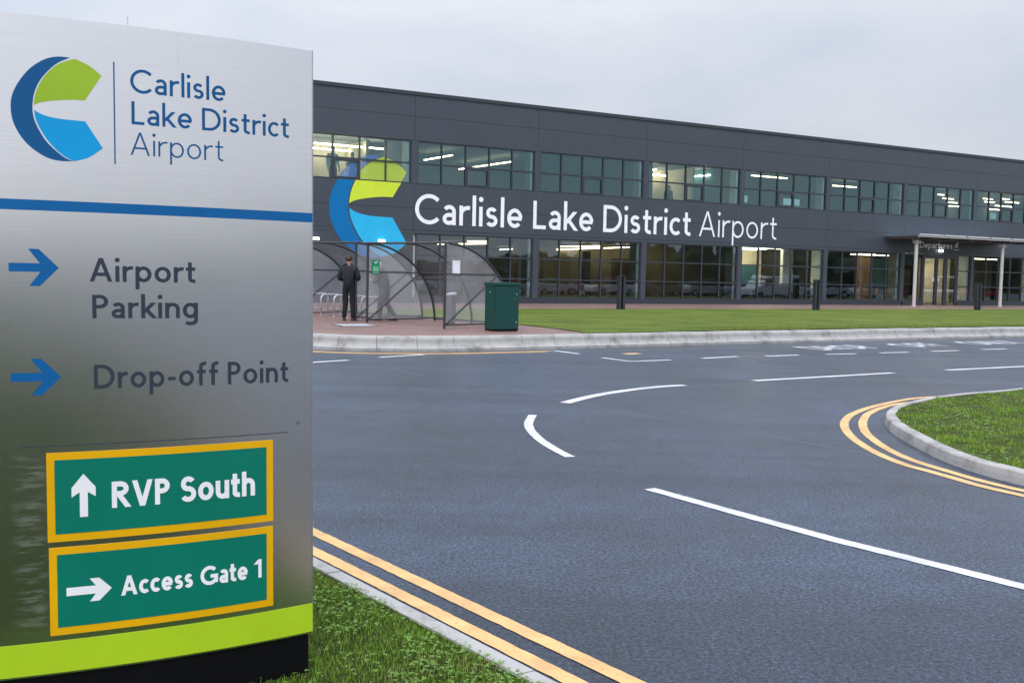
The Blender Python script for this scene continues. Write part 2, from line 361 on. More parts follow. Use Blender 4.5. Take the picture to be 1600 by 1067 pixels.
def text(mb, s, fn, u0, u1, v0, cap, w, X=.68, gap=.12, off=.0012, doff=.0002, m=0, sp=.44):
    """letters built from pen strokes; fn(u,v,off) lays them on a surface; scaled to run from u0 to u1"""
    cur = 0; items = []
    for ch in s:
        if ch == ' ': cur += sp - gap; continue
        g, adv = glyph(ch, w, X); items.append((cur, g)); cur += adv + gap
    tot = cur - gap; sx = (u1-u0)/tot; k = 0
    for x, g in items:
        for st in g:
            o = off + doff*(k % 4); k += 1
            if st[0] == 'dot':
                n = 16; r = st[3]
                mb.add([fn(u0+(x+st[1]+r*cos(2*pi*i/n)*.97)*sx, v0+(st[2]+r*sin(2*pi*i/n))*cap, o) for i in range(n)], [tuple(range(n))], m); continue
            if len(st) == 2 and abs(st[0][0]-st[1][0]) > .02 and abs(st[0][1]-st[1][1]) > .05:   # slanted strokes are cut level
                (ax, ay), (bx, by) = st; hw = w/2*math.hypot(bx-ax, by-ay)/abs(by-ay); nn = 6
                L = [((ax+(bx-ax)*i/nn-hw, ay+(by-ay)*i/nn), (ax+(bx-ax)*i/nn+hw, ay+(by-ay)*i/nn)) for i in range(nn+1)]
            else: L = ribbon(st, w)
            vs = [fn(u0+(x+p[0])*sx, v0+p[1]*cap, o) for ab in L for p in ab]
            mb.add(vs, [(2*i, 2*i+1, 2*i+3, 2*i+2) for i in range(len(L)-1)], m)
def flat(mb, poly, fn, off, m=0):
    mb.add([fn(p[0], p[1], off) for p in poly], [tuple(range(len(poly)))], m)
def smooth_pts(pl, k=6, closed=False):
    """Catmull-Rom"""
    n = len(pl); out = []
    for i in range(n if closed else n-1):
        g = lambda j: pl[j % n] if closed else pl[max(0, min(n-1, j))]
        p0, p1, p2, p3 = g(i-1), g(i), g(i+1), g(i+2)
        for t in range(k):
            t /= k
            out.append(tuple(.5*(2*p1[a]+(p2[a]-p0[a])*t+(2*p0[a]-5*p1[a]+4*p2[a]-p3[a])*t*t+(3*p1[a]-p0[a]-3*p2[a]+p3[a])*t**3) for a in range(len(p1))))
    if not closed: out.append(pl[-1])
    return out

def lerp(a, b, t): return tuple(x+(y-x)*t for x, y in zip(a, b))
# ------------------------------------------------------------------ ground, road, markings
def sheet(name, pts, z, mat):
    from mathutils.geometry import delaunay_2d_cdt
    n = len(pts); vs, _, fs, *_r = delaunay_2d_cdt([Vector((p[0], p[1])) for p in pts], [(i, (i+1) % n) for i in range(n)], [], 1, 1e-4)
    mb = MB(); mb.add([(p[0], p[1], z(p) if callable(z) else z) for p in vs], [tuple(f) for f in fs])
    return mb.build(name, mat)
g = sheet('ground', [(-900,-900),(900,-900),(900,900),(-900,900)], -.06, M['soil']); tag(g, kind='structure')
road = sheet('road', [(-60,-70),(150,-70),(150,110),(-60,110)], 0, M['asphalt']); tag(road, kind='structure')
def offset_line(pl, d):
    out = []
    for i, p in enumerate(pl):
        a = pl[max(0, i-1)]; b = pl[min(len(pl)-1, i+1)]
        t = Vector((b[0]-a[0], b[1]-a[1])).normalized(); out.append((p[0]-t.y*d, p[1]+t.x*d))
    return out
def stripe(name, lines, w, mat, z=.004):
    mb = MB()
    for pl in lines:
        q = [pl[0]]
        for u, v in zip(pl, pl[1:]):
            k = max(1, int(math.hypot(v[0]-u[0], v[1]-u[1])/.05)) if abs(u[1]) < 14 and abs(u[0]) < 8 else 1
            q += [lerp(u, v, i/k) for i in range(1, k+1)]
        pl = q; J = lambda L_: [(x+random.uniform(-.003,.003), y+random.uniform(-.003,.003)) for x, y in L_]
        a = J(offset_line(pl, w/2)); b = J(offset_line(pl, -w/2))
        mb.add([(p[0], p[1], z) for ab in zip(a, b) for p in ab], [(2*i+1, 2*i+3, 2*i+2, 2*i) for i in range(len(pl)-1)])
    return mb.build(name, mat, road)
# centre lines and give-way curves
stripe('centre_line', [[(1.22,9.045),(1.83,8.115),(2.305,7.415),(2.765,6.83),(3.155,6.33),(3.9,5.45)]], .125, M['white_line'])
stripe('centre_line', [smooth_pts([(.77,14.95),(1.01,15.45),(1.25,15.90),(1.62,16.46),(2.06,17.01),(2.51,17.46),(2.93,17.75)])], .17, M['white_line'])
stripe('centre_line', [smooth_pts([(.29,13.61),(.225,12.86),(.25,12.2),(.355,11.5),(.485,10.95),(.61,10.54)])], .11, M['white_line'])
stripe('centre_line', [[(4.33,18.77),(7.62,20.99)]], .16, M['white_line'])
stripe('centre_line', [[(9.05,21.91),(12.6,24.1)]], .16, M['white_line'])
for a, b in [((4.29,23.65),(5.25,24.42)),((5.95,24.68),(6.90,25.32)),((7.66,25.70),(8.54,26.16)),((9.30,26.62),(10.22,27.15)),((11.02,27.68),(11.97,28.24)),((12.87,28.84),(13.80,29.40)),((14.7,29.95),(15.7,30.55)),((-3.95,20.45),(-3.29,21.19)),((-2.77,22.04),(-1.92,23.0)),((1.01,25.0),(1.53,24.17))]:
    stripe('bay_line', [[a, b]], .15, M['white_line'])
stripe('bay_line', [[(2.00,23.21),(2.52,22.38),(3.48,23.0)]], .15, M['white_line'])
stripe('yellow_patch', [[(2.62,24.44),(2.98,24.68)]], .26, M['yellow_line'])
yo = smooth_pts([(7.4,17.1),(6.63,16.71),(6.16,16.34),(5.65,15.77),(5.18,15.17),(4.76,14.52),(4.47,13.94),(4.25,13.35),(4.08,12.68),(3.98,12.07),(3.93,11.47),(3.93,10.95),(3.98,10.5),(4.06,10.25),(4.17,9.89),(4.28,9.51),(4.48,9.10),(4.85,8.5),(5.5,7.75),(6.4,7.0)], 4)
yi = smooth_pts([(7.5,16.85),(6.75,16.5),(5.78,15.69),(5.41,15.25),(5.00,14.60),(4.73,14.02),(4.49,13.36),(4.30,12.66),(4.19,11.99),(4.14,11.42),(4.14,10.95),(4.19,10.58),(4.29,10.15),(4.39,9.77),(4.58,9.33),(4.98,8.68),(5.6,7.95),(6.5,7.2)], 4)
stripe('yellow_line', [yo], .105, M['yellow_line']); stripe('yellow_line', [yi], .105, M['yellow_line'])
KD = (.599, -.801)
def kline(p, t): return (p[0]+KD[0]*t, p[1]+KD[1]*t)
vk = [(-40,19),(-22,18.2),(-14,17),(-8.5,14.6),(-5,11.3),(-2.6,8.25),(-1.19,6.37),(.27,4.41),(2.4,1.56),(5,-2),(8,-7),(11,-16),(12,-40)]
vks = smooth_pts(vk, 10)
stripe('yellow_line', [offset_line(vks, .415)], .10, M['yellow_line'])
stripe('yellow_line', [offset_line(vks, .195)], .10, M['yellow_line'])
stripe('road_seam', [smooth_pts([(-2.63,20.45),(-1.71,18.60),(-.91,17.57),(.02,16.32),(.72,15.30),(1.59,13.91),(2.13,13.28),(2.90,12.38),(3.45,11.55),(4.0,10.95)])], .018, M['seam'], .003)
# bay lettering: letter tops toward the kerb, read along it
F0 = Vector((0, 46.87)); TH = radians(29.830646); TV = Vector((cos(TH), sin(TH))); NV = Vector((sin(TH), -cos(TH)))
def W(s, off, z):
    p = F0 + TV*s + NV*off; return (p.x, p.y, z)
RD = Vector((.835, .55)).normalized(); RN = Vector((-RD.y, RD.x))
def word(t, a, b):
    p0 = Vector(a); mb = MB(); L = (Vector(b)-p0).length
    text(mb, t, lambda u, v, o: (p0.x+RD.x*u+RN.x*v, p0.y+RD.y*u+RN.y*v, o), 0, L, 0, 1.15, .17, gap=.16, off=.004, doff=.0006)
    return mb.build('road_lettering', M['white_line'], road)
word('DROP', (8.1,27.25), (10.1,28.57)); word('OFF', (11.2,29.29), (12.7,30.28)); word('ONLY', (13.9,31.07), (16.0,32.45))

# ------------------------------------------------------------------ kerbs
def kerb(name, line, prof, block, mat, gap=.010, jit=.004, shade=True):
    """separate kerb stones swept along a line; prof = (distance inward from the foot, height)"""
    pts = [Vector(p) for p in line]; acc = [0]
    for a, b in zip(pts, pts[1:]): acc.append(acc[-1]+(b-a).length)
    def at(s):
        for i in range(len(pts)-1):
            if s <= acc[i+1] or i == len(pts)-2:
                t = (s-acc[i])/(acc[i+1]-acc[i]); return pts[i].lerp(pts[i+1], t), (pts[i+1]-pts[i]).normalized()
    def nrm(s):
        a, _ = at(max(0, s-.15)); b, _ = at(min(acc[-1], s+.15)); t = (b-a).normalized(); return Vector((-t.y, t.x))
    mb = MB(); s = 0; P = len(prof)
    while s < acc[-1]-block*.5:
        e = min(acc[-1], s+block)-gap; dz = random.uniform(-jit, jit); dd = random.uniform(-jit, jit); vs = []
        for k in range(4):
            q = s+(e-s)*k/3; p, _ = at(q); n = nrm(q)
            vs += [(p.x+n.x*(d+dd), p.y+n.y*(d+dd), z+(dz if z > .02 else 0)) for d, z in prof]
        fs = [(k*P+i, (k+1)*P+i, (k+1)*P+i+1, k*P+i+1) for k in range(3) for i in range(P-1)] + [tuple(range(P))[::-1], tuple(range(3*P, 4*P))]
        mb.add(vs, fs); s += block
    # dark bedding seen in the joints
    vs = []; fs = []
    for i, p in enumerate(pts):
        n = nrm(acc[i]); vs += [(p.x+n.x*d, p.y+n.y*d, z) for d, z in [(prof[0][0]+.015, -.01)]+[(d+.018, z-.018) for d, z in prof[1:]]]
    for i in range(len(pts)-1):
        for k in range(P-1): fs.append((i*P+k, (i+1)*P+k, (i+1)*P+k+1, i*P+k+1))
    mb.add(vs, fs, 1)
    return tag(mb.build(name, [mat, M['joint']]), kind='structure')
fk = smooth_pts([(-40,52),(-26,42),(-15,32.5),(-9.5,27.6),(-6.4,25.0),(-4.55,23.85),(-3.56,23.56),(-2.72,23.64),(-1.73,23.86),(-.34,24.60),(.93,25.40),(2.57,26.40),(4.78,27.95),(8.45,30.25),(12.37,32.75),(17.33,35.75),(30,43.2),(60,60.4),(110,89)], 6)
kerb('kerb', fk, [(0,0),(0,.07),(.05,.095),(.10,.125),(.135,.17),(.15,.22),(.155,.265),(.175,.305),(.21,.333),(.25,.34),(.42,.343),(.42,0)], .92, M['concrete_far'])
for d, nm in ((-.43, 0), (-.62, 1)):
    q = [p for p in offset_line(fk, d) if -30 < p[0] < .95]
    stripe('yellow_line', [q], .11, M['yellow_line'])
kerb('kerb', offset_line(vks, -.022)[::-1], [(0,0),(0,.092),(.008,.1),(.10,.103),(.10,0)], .915, M['concrete'], .006, .003)
itop = [(18.6,20.8),(17.6,22.6),(15.6,22.5),(12.5,20.7),(9.4,18.2),(7.84,16.89),(7.19,16.46),(6.50,15.90),(5.90,15.27),(5.39,14.63),(5.09,14.12),(4.89,13.66),(4.74,13.2),(4.63,12.66),(4.56,12.1),(4.52,11.6),(4.48,11.1),(4.48,10.7),(4.51,10.3),(4.58,9.95),(4.71,9.57),(5.0,9.0),(5.55,8.3),(6.4,7.55),(8,6.7),(13.5,5.6),(17,7.2),(19,12),(19,19)]
its = smooth_pts(itop, 5)
kerb('kerb', its, [(-.012,0),(-.008,.06),(0,.108),(.018,.122),(.125,.124),(.125,0)][::1], .915, M['concrete'], .006, .003)
# raised areas
def plat_z(p): 
    off = (Vector((p[0], p[1])) - F0).dot(NV); return .45 - .11*off/18.6
pf = offset_line(fk, .40)
pave = sheet('pavement', pf + [(140,140),(-60,140)], lambda p: plat_z(p) if p[1] < 139 else plat_z(p), M['paving']); tag(pave, kind='structure')
verge = sheet('verge', offset_line(vks, -.115)[::1] + [(-40,-40)], .092, M['soil']); tag(verge, kind='structure')
ii = offset_line(its, -.11)
if (Vector(ii[60])-Vector(its[60])).x < 0: ii = offset_line(its, .11)
def isl_z(p): return .112
M['turf'] = paint('turf', (.048,.066,.016), 1, .45, 2.5, spec=.1, bumpy=.6)
isl = sheet('island', ii, .112, M['turf']); tag(isl, kind='structure')
lw = offset_line([p for p in fk if p[0] > 1.6], .41)
lawn_pts = [(1.75,26.95)] + lw[1:] + [(110,90.4)] + [W(80,5.0,0)[:2], W(5.6,5.2,0)[:2], W(-4.2,5.6,0)[:2], W(-12,6.6,0)[:2], (-9,38),(-6.5,35.8),(-3.19,32.9),(-2.15,32.2),(-.77,31.2),(.22,29.6),(1.03,28.4)]
lawn = sheet('lawn', lawn_pts, lambda p: plat_z(p)+.018, M['lawn']); tag(lawn, kind='structure')

# ------------------------------------------------------------------ grass
def grass_mesh(name, blades, clovers):
    v = []; f = []; c = []
    for (x, y, z, h, w, az, lean, col) in blades:
        b = len(v); dx, dy = cos(az), sin(az); lx, ly = -dy*lean*h, dx*lean*h
        v += [(x-dx*w/2, y-dy*w/2, z), (x+dx*w/2, y+dy*w/2, z), (x+dx*w*.35+lx*.4, y+dy*w*.35+ly*.4, z+h*.6), (x-dx*w*.35+lx*.4, y-dy*w*.35+ly*.4, z+h*.6), (x+lx, y+ly, z+h*(1-.25*lean))]
        f += [(b,b+1,b+2,b+3), (b+3,b+2,b+4)]; c += [col]*7
    for (x, y, z, h, r, col) in clovers:
        a0 = random.random()*6.28; tl = random.uniform(-.35, .35); tm = random.uniform(-.35, .35)
        for k in range(3):
            a = a0+k*2.094; cx, cy = x+cos(a)*r*.62, y+sin(a)*r*.62; b = len(v)
            for i in range(6):
                q = a+i*1.047; px, py = cos(q)*r*.55, sin(q)*r*.55
                v.append((cx+px, cy+py, z+h+(px+cx-x)*tl+(py+cy-y)*tm))
            f.append(tuple(range(b, b+6))); c += [tuple(e*random.uniform(.85, 1.15) for e in col)]*6
    me = bpy.data.meshes.new(name); me.from_pydata(v, [], f)
    at = me.color_attributes.new('tint', 'FLOAT_COLOR', 'CORNER')
    at.data.foreach_set('color', [q for e in c for q in (*e, 1.0)])
    me.materials.append(M['blade']); o = bpy.data.objects.new(name, me); COL.objects.link(o)
    return o
import mathutils.noise as mn
def fbm(x, y, s): return mn.fractal(Vector((x*s, y*s, 3.7)), 1, 2, 4)
GREENS = [(.155,.285,.026), (.18,.31,.032), (.21,.325,.04), (.13,.245,.024), (.245,.31,.055), (.29,.28,.11)]
SGN_C = Vector((-3.35191918, 7.68631821)); SGN_R = 4.060919343
def in_sign(x, y):
    d = (Vector((x, y))-SGN_C); r = d.length
    a = atan2(d.y, d.x); sx = (atan2(4.49426729-SGN_C.y, -.84156528-SGN_C.x)-a)*SGN_R
    return SGN_R-.12 < r < SGN_R+.002 and -.02 < sx < 1.35
bl = []; cl = []
for i in range(95000):
    t = random.uniform(-2.2, 3.2); d = random.random()**1.2*3.0
    p = kline((-1.19, 6.37), t); x = p[0]-.801*(d+.115) + 0; y = p[1]-.599*(d+.115)
    if y < 2.9 or abs(x)/max(.1, y) > .66 or in_sign(x, y): continue
    n = fbm(x, y, 1.7); n2 = fbm(x+9, y, 4)
    if d < .03 and n2 < 0: continue
    col = random.choice(GREENS[:4] if n > -.15 else GREENS[1:])
    hh = random.uniform(.010, .027)*(1+.7*max(0, n2)); edge = .75 if d < .08 else 1
    k = random.uniform(.8, 1.2)
    bl.append((x, y, .092, hh*edge*1.1, random.uniform(.0020, .0042), random.random()*6.28, random.uniform(.1, .9), tuple(e*k for e in col)))
for i in range(15000):
    t = random.uniform(-2.2, 3.2); d = random.random()**1.1*2.6
    p = kline((-1.19, 6.37), t); x = p[0]-.801*(d+.10); y = p[1]-.599*(d+.10)
    if y < 2.9 or abs(x)/max(.1, y) > .66 or in_sign(x, y): continue
    n = fbm(x+4, y-2, 1.5)
    if n < .02 and random.random() < .82: continue
    k = random.uniform(.8, 1.25)
    cl.append((x, y, .092, random.uniform(.014, .038)*(.7 if d < .06 else 1), random.uniform(.0055, .0105), (.15*k, .28*k, .055*k)))
tag(grass_mesh('grass', bl, cl), kind='stuff')['label'] = 'short green grass and clover on the verge around the sign'
from mathutils.geometry import intersect_point_line
ipoly = ii
def inside(x, y, poly):
    r = False; j = len(poly)-1
    for i in range(len(poly)):
        a, b = poly[i], poly[j]
        if (a[1] > y) != (b[1] > y) and x < (b[0]-a[0])*(y-a[1])/(b[1]-a[1])+a[0]: r = not r
        j = i
    return r
bl = []; cl = []
for i in range(110000):
    y = random.uniform(6.6, 21); x = random.uniform(4.5, 4.5+(y-6)*.85+.6)
    if x/y > .72 or not inside(x, y, ipoly): continue
    n = fbm(x, y, 1.3); n2 = fbm(x+9, y, 3.2)
    if n2 < -.30 or (n2 < .05 and random.random() < .62): continue
    col = random.choice(GREENS[:4] if n > -.1 else GREENS[2:5])
    k = random.uniform(.75, 1.3)
    bl.append((x, y, .112, random.uniform(.012, .036)*(1+1.5*max(0, n2)), random.uniform(.005, .010), random.random()*6.28, random.uniform(.1, .9), tuple(e*k for e in col)))
for i in range(9000):
    y = random.uniform(7.2, 19); x = random.uniform(4.5, 4.5+(y-6)*.75)
    if x/y > .60 or not inside(x, y, ipoly): continue
    if fbm(x+4, y-2, 1.1) < .0: continue
    k = random.uniform(.8, 1.2); cl.append((x, y, .112, random.uniform(.016, .04), random.uniform(.010, .020), (.14*k, .23*k, .065*k)))
tag(grass_mesh('grass', bl, cl), kind='stuff')['label'] = 'rough green grass with weeds on the kerbed island'
# lawn blades near the far kerb and along the lawn
bl = []
for i in range(26000):
    s = random.uniform(-4, 50); off = 18.22-1.6*random.random()**2.5
    q = W(s, off, 0); x, y = q[0], q[1]
    if x/y > .56 or not inside(x, y, lawn_pts): continue
    k = random.uniform(.8, 1.3); n = fbm(x, y, .35)
    col = (.11,.145,.025) if n > 0 else (.145,.165,.036)
    bl.append((x, y, plat_z((x, y))+.015, random.uniform(.012, .034), random.uniform(.012, .025), random.random()*6.28, random.uniform(.1, .8), tuple(e*k*1.15 for e in col)))
tag(grass_mesh('grass', bl, []), kind='stuff')['label'] = 'mown green lawn between the far kerb and the terminal'

# ------------------------------------------------------------------ totem sign
P0 = Vector((-.84156528, 4.49426729)); A0 = atan2(P0.y-SGN_C.y, P0.x-SGN_C.x); SW = 1.325
KT = .010        # the whole sign leans a little to the left
def SP(s, z, off=0):
    s = s+KT*(z-.27)
    a = A0 - s/SGN_R; r = SGN_R+off; return (SGN_C.x+r*cos(a), SGN_C.y+r*sin(a), z)
sign = empty('totem_sign', SP(SW/2, .09, -.06))
tag(sign, 'tall curved brushed steel airport direction sign with lime band, on the near verge', 'sign')
def shell(s0, s1, z0, z1, o0, o1, n=40):
    mb = MB(); R = []
    for i in range(n+1):
        s = s0+(s1-s0)*i/n; R.append([SP(s, z0, o1), SP(s, z1, o1), SP(s, z1, o0), SP(s, z0, o0)])
    vs = [v for r in R for v in r]; fs = []
    for i in range(n):
        for k in range(4): fs.append((i*4+k, i*4+(k+1) % 4, (i+1)*4+(k+1) % 4, (i+1)*4+k))
    fs += [(0,3,2,1), tuple(n*4+k for k in range(4))]; mb.add(vs, fs); return mb
pm = shell(0, SW, .268, 2.750, -.12, 0); panel = pm.build('panel', M['steel'], sign)
panel.data.polygons.foreach_set('use_smooth', [True]*len(panel.data.polygons)); panel.data.set_sharp_from_angle(angle=radians(30))
ed = MB(); ed.box(lambda a, b, c: SP(a, c, b), -.004, -.0006, -.121, .0015, .268, 2.753); ed.build('edge_trim', M['edge'], sign)
shell(.012, SW-.012, .02, .266, -.11, -.012).build('plinth', M['black'], sign)
shell(-.002, SW, .2755, .3992, -.004, .002).build('lime_band', M['v_band'], sign)
shell(-.002, SW, 2.0387, 2.0776, -.004, .0016).build('blue_band', M['v_blue'], sign)
shell(.111, 1.132, 1.1525, 1.1560, -.002, .0006).build('groove', M['v_grey'], sign)
shell(.7915, .7965, 2.225, 2.609, -.002, .0008, 2).build('divider', M['v_navy'], sign)
shell(.556, .5572, 2.62, 2.748, -.002, .0003, 2).build('seam', M['edge'], sign)
def lay(s_left, zc=.27):
    k = KT*(zc-.27); return lambda u, v, o: SP(s_left-k-u, v, o)
def sign_text(name, t, sl, sr, z, cap, w, mat, par=sign, off=.0012, **k):
    mb = MB(); text(mb, t, lay(sl, z+cap/2), 0, sl-sr, z, cap, w, off=off, **k); return mb.build(name, mat, par)
sign_text('lettering', 'Carlisle', .7585, .3955, 2.5005, .089, .125, M['v_navy'])
sign_text('lettering', 'Lake District', .754, .1265, 2.381, .087, .125, M['v_navy'])
sign_text('lettering', 'Airport', .758, .403, 2.2645, .087, .078, M['v_navy'], gap=.15)
sign_text('lettering', 'Airport', .906, .513, 1.778, .090, .150, M['v_grey'])
sign_text('lettering', 'Parking', .897, .503, 1.638, .090, .150, M['v_grey'])
sign_text('lettering', 'Drop-off Point', .892, .121, 1.368, .092, .150, M['v_grey'], gap=.14)
def arrow_right(sl, sr, zc, h, th, notch):
    L = sl-sr
    return [(0, zc+th/2), (L*.62, zc+th/2), (L*.39, zc+h/2), (L*.60, zc+h/2), (L, zc), (L*.61, zc-h/2), (L*.40, zc-h/2), (L*.63, zc-th/2), (0, zc-th/2)]
def poly_part(name, pl, fn, off, mat, par):
    mb = MB(); 
    pts = pl; mb.add([fn(p[0], p[1], off) for p in pts], [tuple(range(len(pts)))]); return mb.build(name, mat, par)
def arrow_part(pl, fn, off, mat, par):
    # shaft and head as convex pieces
    mb = MB(); q = [fn(p[0], p[1], off) for p in pl]
    mb.add(q, [(0,1,7,8), (1,2,3,4), (1,4,7), (4,5,6,7)]); return mb.build('arrow', mat, par)
arrow_part(arrow_right(1.184, 1.013, 1.827, .138, .032, 0), lay(1.184, 1.83), .0012, M['v_blue'], sign)
arrow_part(arrow_right(1.180, 1.007, 1.417, .138, .033, 0), lay(1.180, 1.42), .0012, M['v_blue'], sign)
mb = MB(); mb.cyl(SP(.735,2.745,-.06), SP(.735,2.795,-.06), .003, n=6); mb.build('rod', M['galv'], sign)
mb = MB(); mb.cyl(SP(.065,1.192,-.002), SP(.065,1.192,.003), .009, n=16); mb.build('rivet', M['bin'], sign)
def board(s0, s1, z0, z1, b):
    k = KT*((z0+z1)/2-.27); s0 -= k; s1 -= k
    o = shell(s1, s0, z0, z1, -.001, .003, 16).build('direction_board', M['v_yellow'], sign)
    shell(s1+b, s0-b*.95, z0+b*1.03, z1-b*.95, .002, .0042, 16).build('green_field', M['v_green'], o)
    return o
b1 = board(1.060, .187, .785, 1.1275, .029); b1['label'] = 'green board with yellow border reading RVP South'
b2 = board(1.053, .184, .422, .7625, .029); b2['label'] = 'green board with yellow border reading Access Gate 1'
sign_text('lettering', 'RVP South', .830, .267, .902, .103, .195, M['v_white'], b1, .0055, X=.73, gap=.085, sp=.42)
sign_text('lettering', 'Access Gate 1', .797, .236, .5515, .078, .195, M['v_white'], b2, .0055, X=.73, gap=.08, sp=.42)
mb = MB(); f = lay(.974, .96); zt = 1.043
pl = [(.0285,.876),(.0575,.876),(.0575,.972),(.086,.953),(.086,.990),(.043,zt),(0,.990),(0,.953),(.0285,.972)]
mb.add([f(p[0], p[1], .0055) for p in pl], [(0,1,2,8), (2,3,4,5), (8,2,5), (8,5,6,7)]); mb.build('arrow', M['v_white'], b1)
arrow_part([(0,.604),(.105,.604),(.083,.633),(.118,.633),(.163,.588),(.118,.543),(.083,.543),(.105,.572),(0,.572)], lay(.994, .59), .0055, M['v_white'], b2)
# logo outline in units measured on the sign (u to the right, v up)
LG = dict(
 outer=[(.969,2.608),(1.014,2.608),(1.059,2.593),(1.108,2.555),(1.145,2.504),(1.166,2.458),(1.172,2.417),(1.167,2.369),(1.150,2.326),(1.123,2.287),(1.089,2.257),(1.048,2.234),(1.003,2.225),(.953,2.228)],
 inner=[(.969,2.608),(1.008,2.588),(1.042,2.557),(1.074,2.514),(1.093,2.467),(1.099,2.420),(1.095,2.378),(1.078,2.335),(1.051,2.292),(1.010,2.253),(.978,2.232),(.953,2.228)],
 green=[[(.955,2.606),(.902,2.584),(.861,2.552)],[(.920,2.455),(.959,2.4545),(1.001,2.450),(1.047,2.442),(1.078,2.433),(1.095,2.424)],[(1.088,2.468),(1.069,2.514),(1.038,2.557),(1.004,2.585),(.955,2.606)]],
 cyan=[[(1.093,2.408),(1.078,2.397),(1.044,2.386),(.995,2.380),(.919,2.378)],[(.857,2.282),(.904,2.246),(.953,2.228)],[(.975,2.234),(1.008,2.256),(1.045,2.294),(1.072,2.336),(1.089,2.376),(1.093,2.408)]])
def resample(pl, n):
    pl = smooth_pts(pl, 8); acc = [0]
    for a, b in zip(pl, pl[1:]): acc.append(acc[-1]+math.hypot(b[0]-a[0], b[1]-a[1]))
    out = []; j = 0
    for i in range(n+1):
        s = acc[-1]*i/n
        while j < len(acc)-2 and acc[j+1] < s: j += 1
        t = (s-acc[j])/max(1e-9, acc[j+1]-acc[j]); out.append(lerp(pl[j], pl[j+1], t))
    return out
def logo_polys():
    nn = 44; o = resample(LG['outer'], nn); i = resample(LG['inner'], nn)
    cres = [[o[k], o[k+1], i[k+1], i[k]] for k in range(nn)]
    g, c = LG['green'], LG['cyan']
    tip, shoulder, corner, point = g[0][2], g[0][0], g[1][0], g[1][-1]
    upc = resample(g[0][::-1], 12)+resample(g[2][::-1]+[point], 30)[1:]
    lo = [lerp(tip, corner, k/12) for k in range(13)]+resample(g[1], 30)[1:]
    green = [[upc[k], upc[k+1], lo[k+1], lo[k]] for k in range(42)]
    lo2 = resample(c[1], 12)+resample([c[1][-1]]+c[2], 30)[1:]
    up2 = [lerp(c[1][0], c[0][-1], k/12) for k in range(13)]+resample(c[0][::-1], 30)[1:]
    cyan = [[up2[k], up2[k+1], lo2[k+1], lo2[k]] for k in range(42)]
    return cres, green, cyan
def weld_clean(poly):
    out = []
    for p in poly:
        if not out or math.hypot(p[0]-out[-1][0], p[1]-out[-1][1]) > 1e-6: out.append(p)
    if len(out) > 1 and math.hypot(out[0][0]-out[-1][0], out[0][1]-out[-1][1]) < 1e-6: out.pop()
    return out
def clip(poly, zc, above):
    out = []
    for i, p in enumerate(poly):
        q = poly[(i+1) % len(poly)]; ip = (p[1] >= zc) == above; iq = (q[1] >= zc) == above
        if ip: out.append(p)
        if ip != iq: out.append(lerp(p, q, (zc-p[1])/(q[1]-p[1])))
    return out
for _k in LG:
    _f = lambda p: (p[0]-KT*(p[1]-.27), p[1])
    LG[_k] = [[_f(q) for q in p] if isinstance(p, list) else _f(p) for p in LG[_k]]
polys = logo_polys()
lg = MB()
for mi, grp in enumerate(polys):
    for q in grp:
        q = weld_clean(q)
        if len(q) > 2: lg.add([SP(p[0], p[1], .0012+.0003*mi) for p in q], [tuple(range(len(q)))], mi)
lg.build('logo', [M['v_navy'], M['v_lime'], M['v_cyan']], sign)

# ------------------------------------------------------------------ terminal building
bld = empty('terminal_building', W(0, 0, .45)); tag(bld, 'long dark grey two storey airport terminal with ribbon windows and white lettering', 'building')
K0, K1 = -5, 16
RE = lambda k: -5.0057+6.0002*k           # right edge of the glass of bay k
WB = lambda a, b, c: W(a, b, c)
ZB, G0, G1, U0, U1, ZR = .44, .69, 3.36, 5.43, 7.20, 9.07
wall = MB(); gp = .006
def rows(k):
    s0, s1 = RE(k)-5.865, RE(k)+.135
    gf = k >= 1
    for z0, z1 in [(3.50,4.42),(4.42,U0-.005),(U1+.005,8.20),(8.20,ZR)]:
        wall.box(WB, s0+gp, s1-gp, -.16, 0, z0+gp, z1-gp)
    wall.box(WB, s0+gp, s1-gp, -.16, 0, G1+.005 if gf else G1, 3.50-gp)
    wall.box(WB, RE(k)+.0, RE(k)+.27, -.22, .001, U0-.003, U1+.003)
    if gf:
        wall.box(WB, RE(k)+.0, RE(k)+.27, -.22, .001, G0-.003, G1+.003)
        if k != 6: wall.box(WB, s0+.002, s1-.002, -.18, .012, ZB-.25, G0-.01, 1)
    else:
        wall.box(WB, s0+gp, s1-gp, -.16, 0, 1.9, G1-gp); wall.box(WB, s0+gp, s1-gp, -.16, 0, ZB-.25, 1.9-gp)
for k in range(K0, K1): rows(k)
wall.box(WB, RE(K0)-6, RE(K1-1)+.3, -.30, -.17, 3.40, U0-.02, 1); wall.box(WB, RE(K0)-6, RE(K1-1)+.3, -.30, -.17, U1+.02, ZR, 1)
wall.box(WB, RE(K0)-6, RE(0)+.1, -.30, -.17, ZB-.2, G1, 1)
wall.box(WB, RE(K0)-6, RE(K0)-5.7, -40, -.0, ZB-.2, ZR); wall.box(WB, RE(K1-1)+.14, RE(K1-1)+.5, -40, -.0, ZB-.2, ZR)
wall.box(WB, RE(K0)-6, RE(K1-1)+.5, -40.3, -40, ZB-.2, ZR)
wall.build('wall', [M['clad'], M['clad_dark']], bld)
co = MB(); co.box(WB, RE(K0)-6.05, RE(K1-1)+.55, -.5, .05, ZR+.002, 9.22); co.box(WB, RE(K0)-6.05, RE(K1-1)+.55, -40.4, -.5, ZR+.002, 9.10)
co.build('roof', M['clad_dark'], bld)
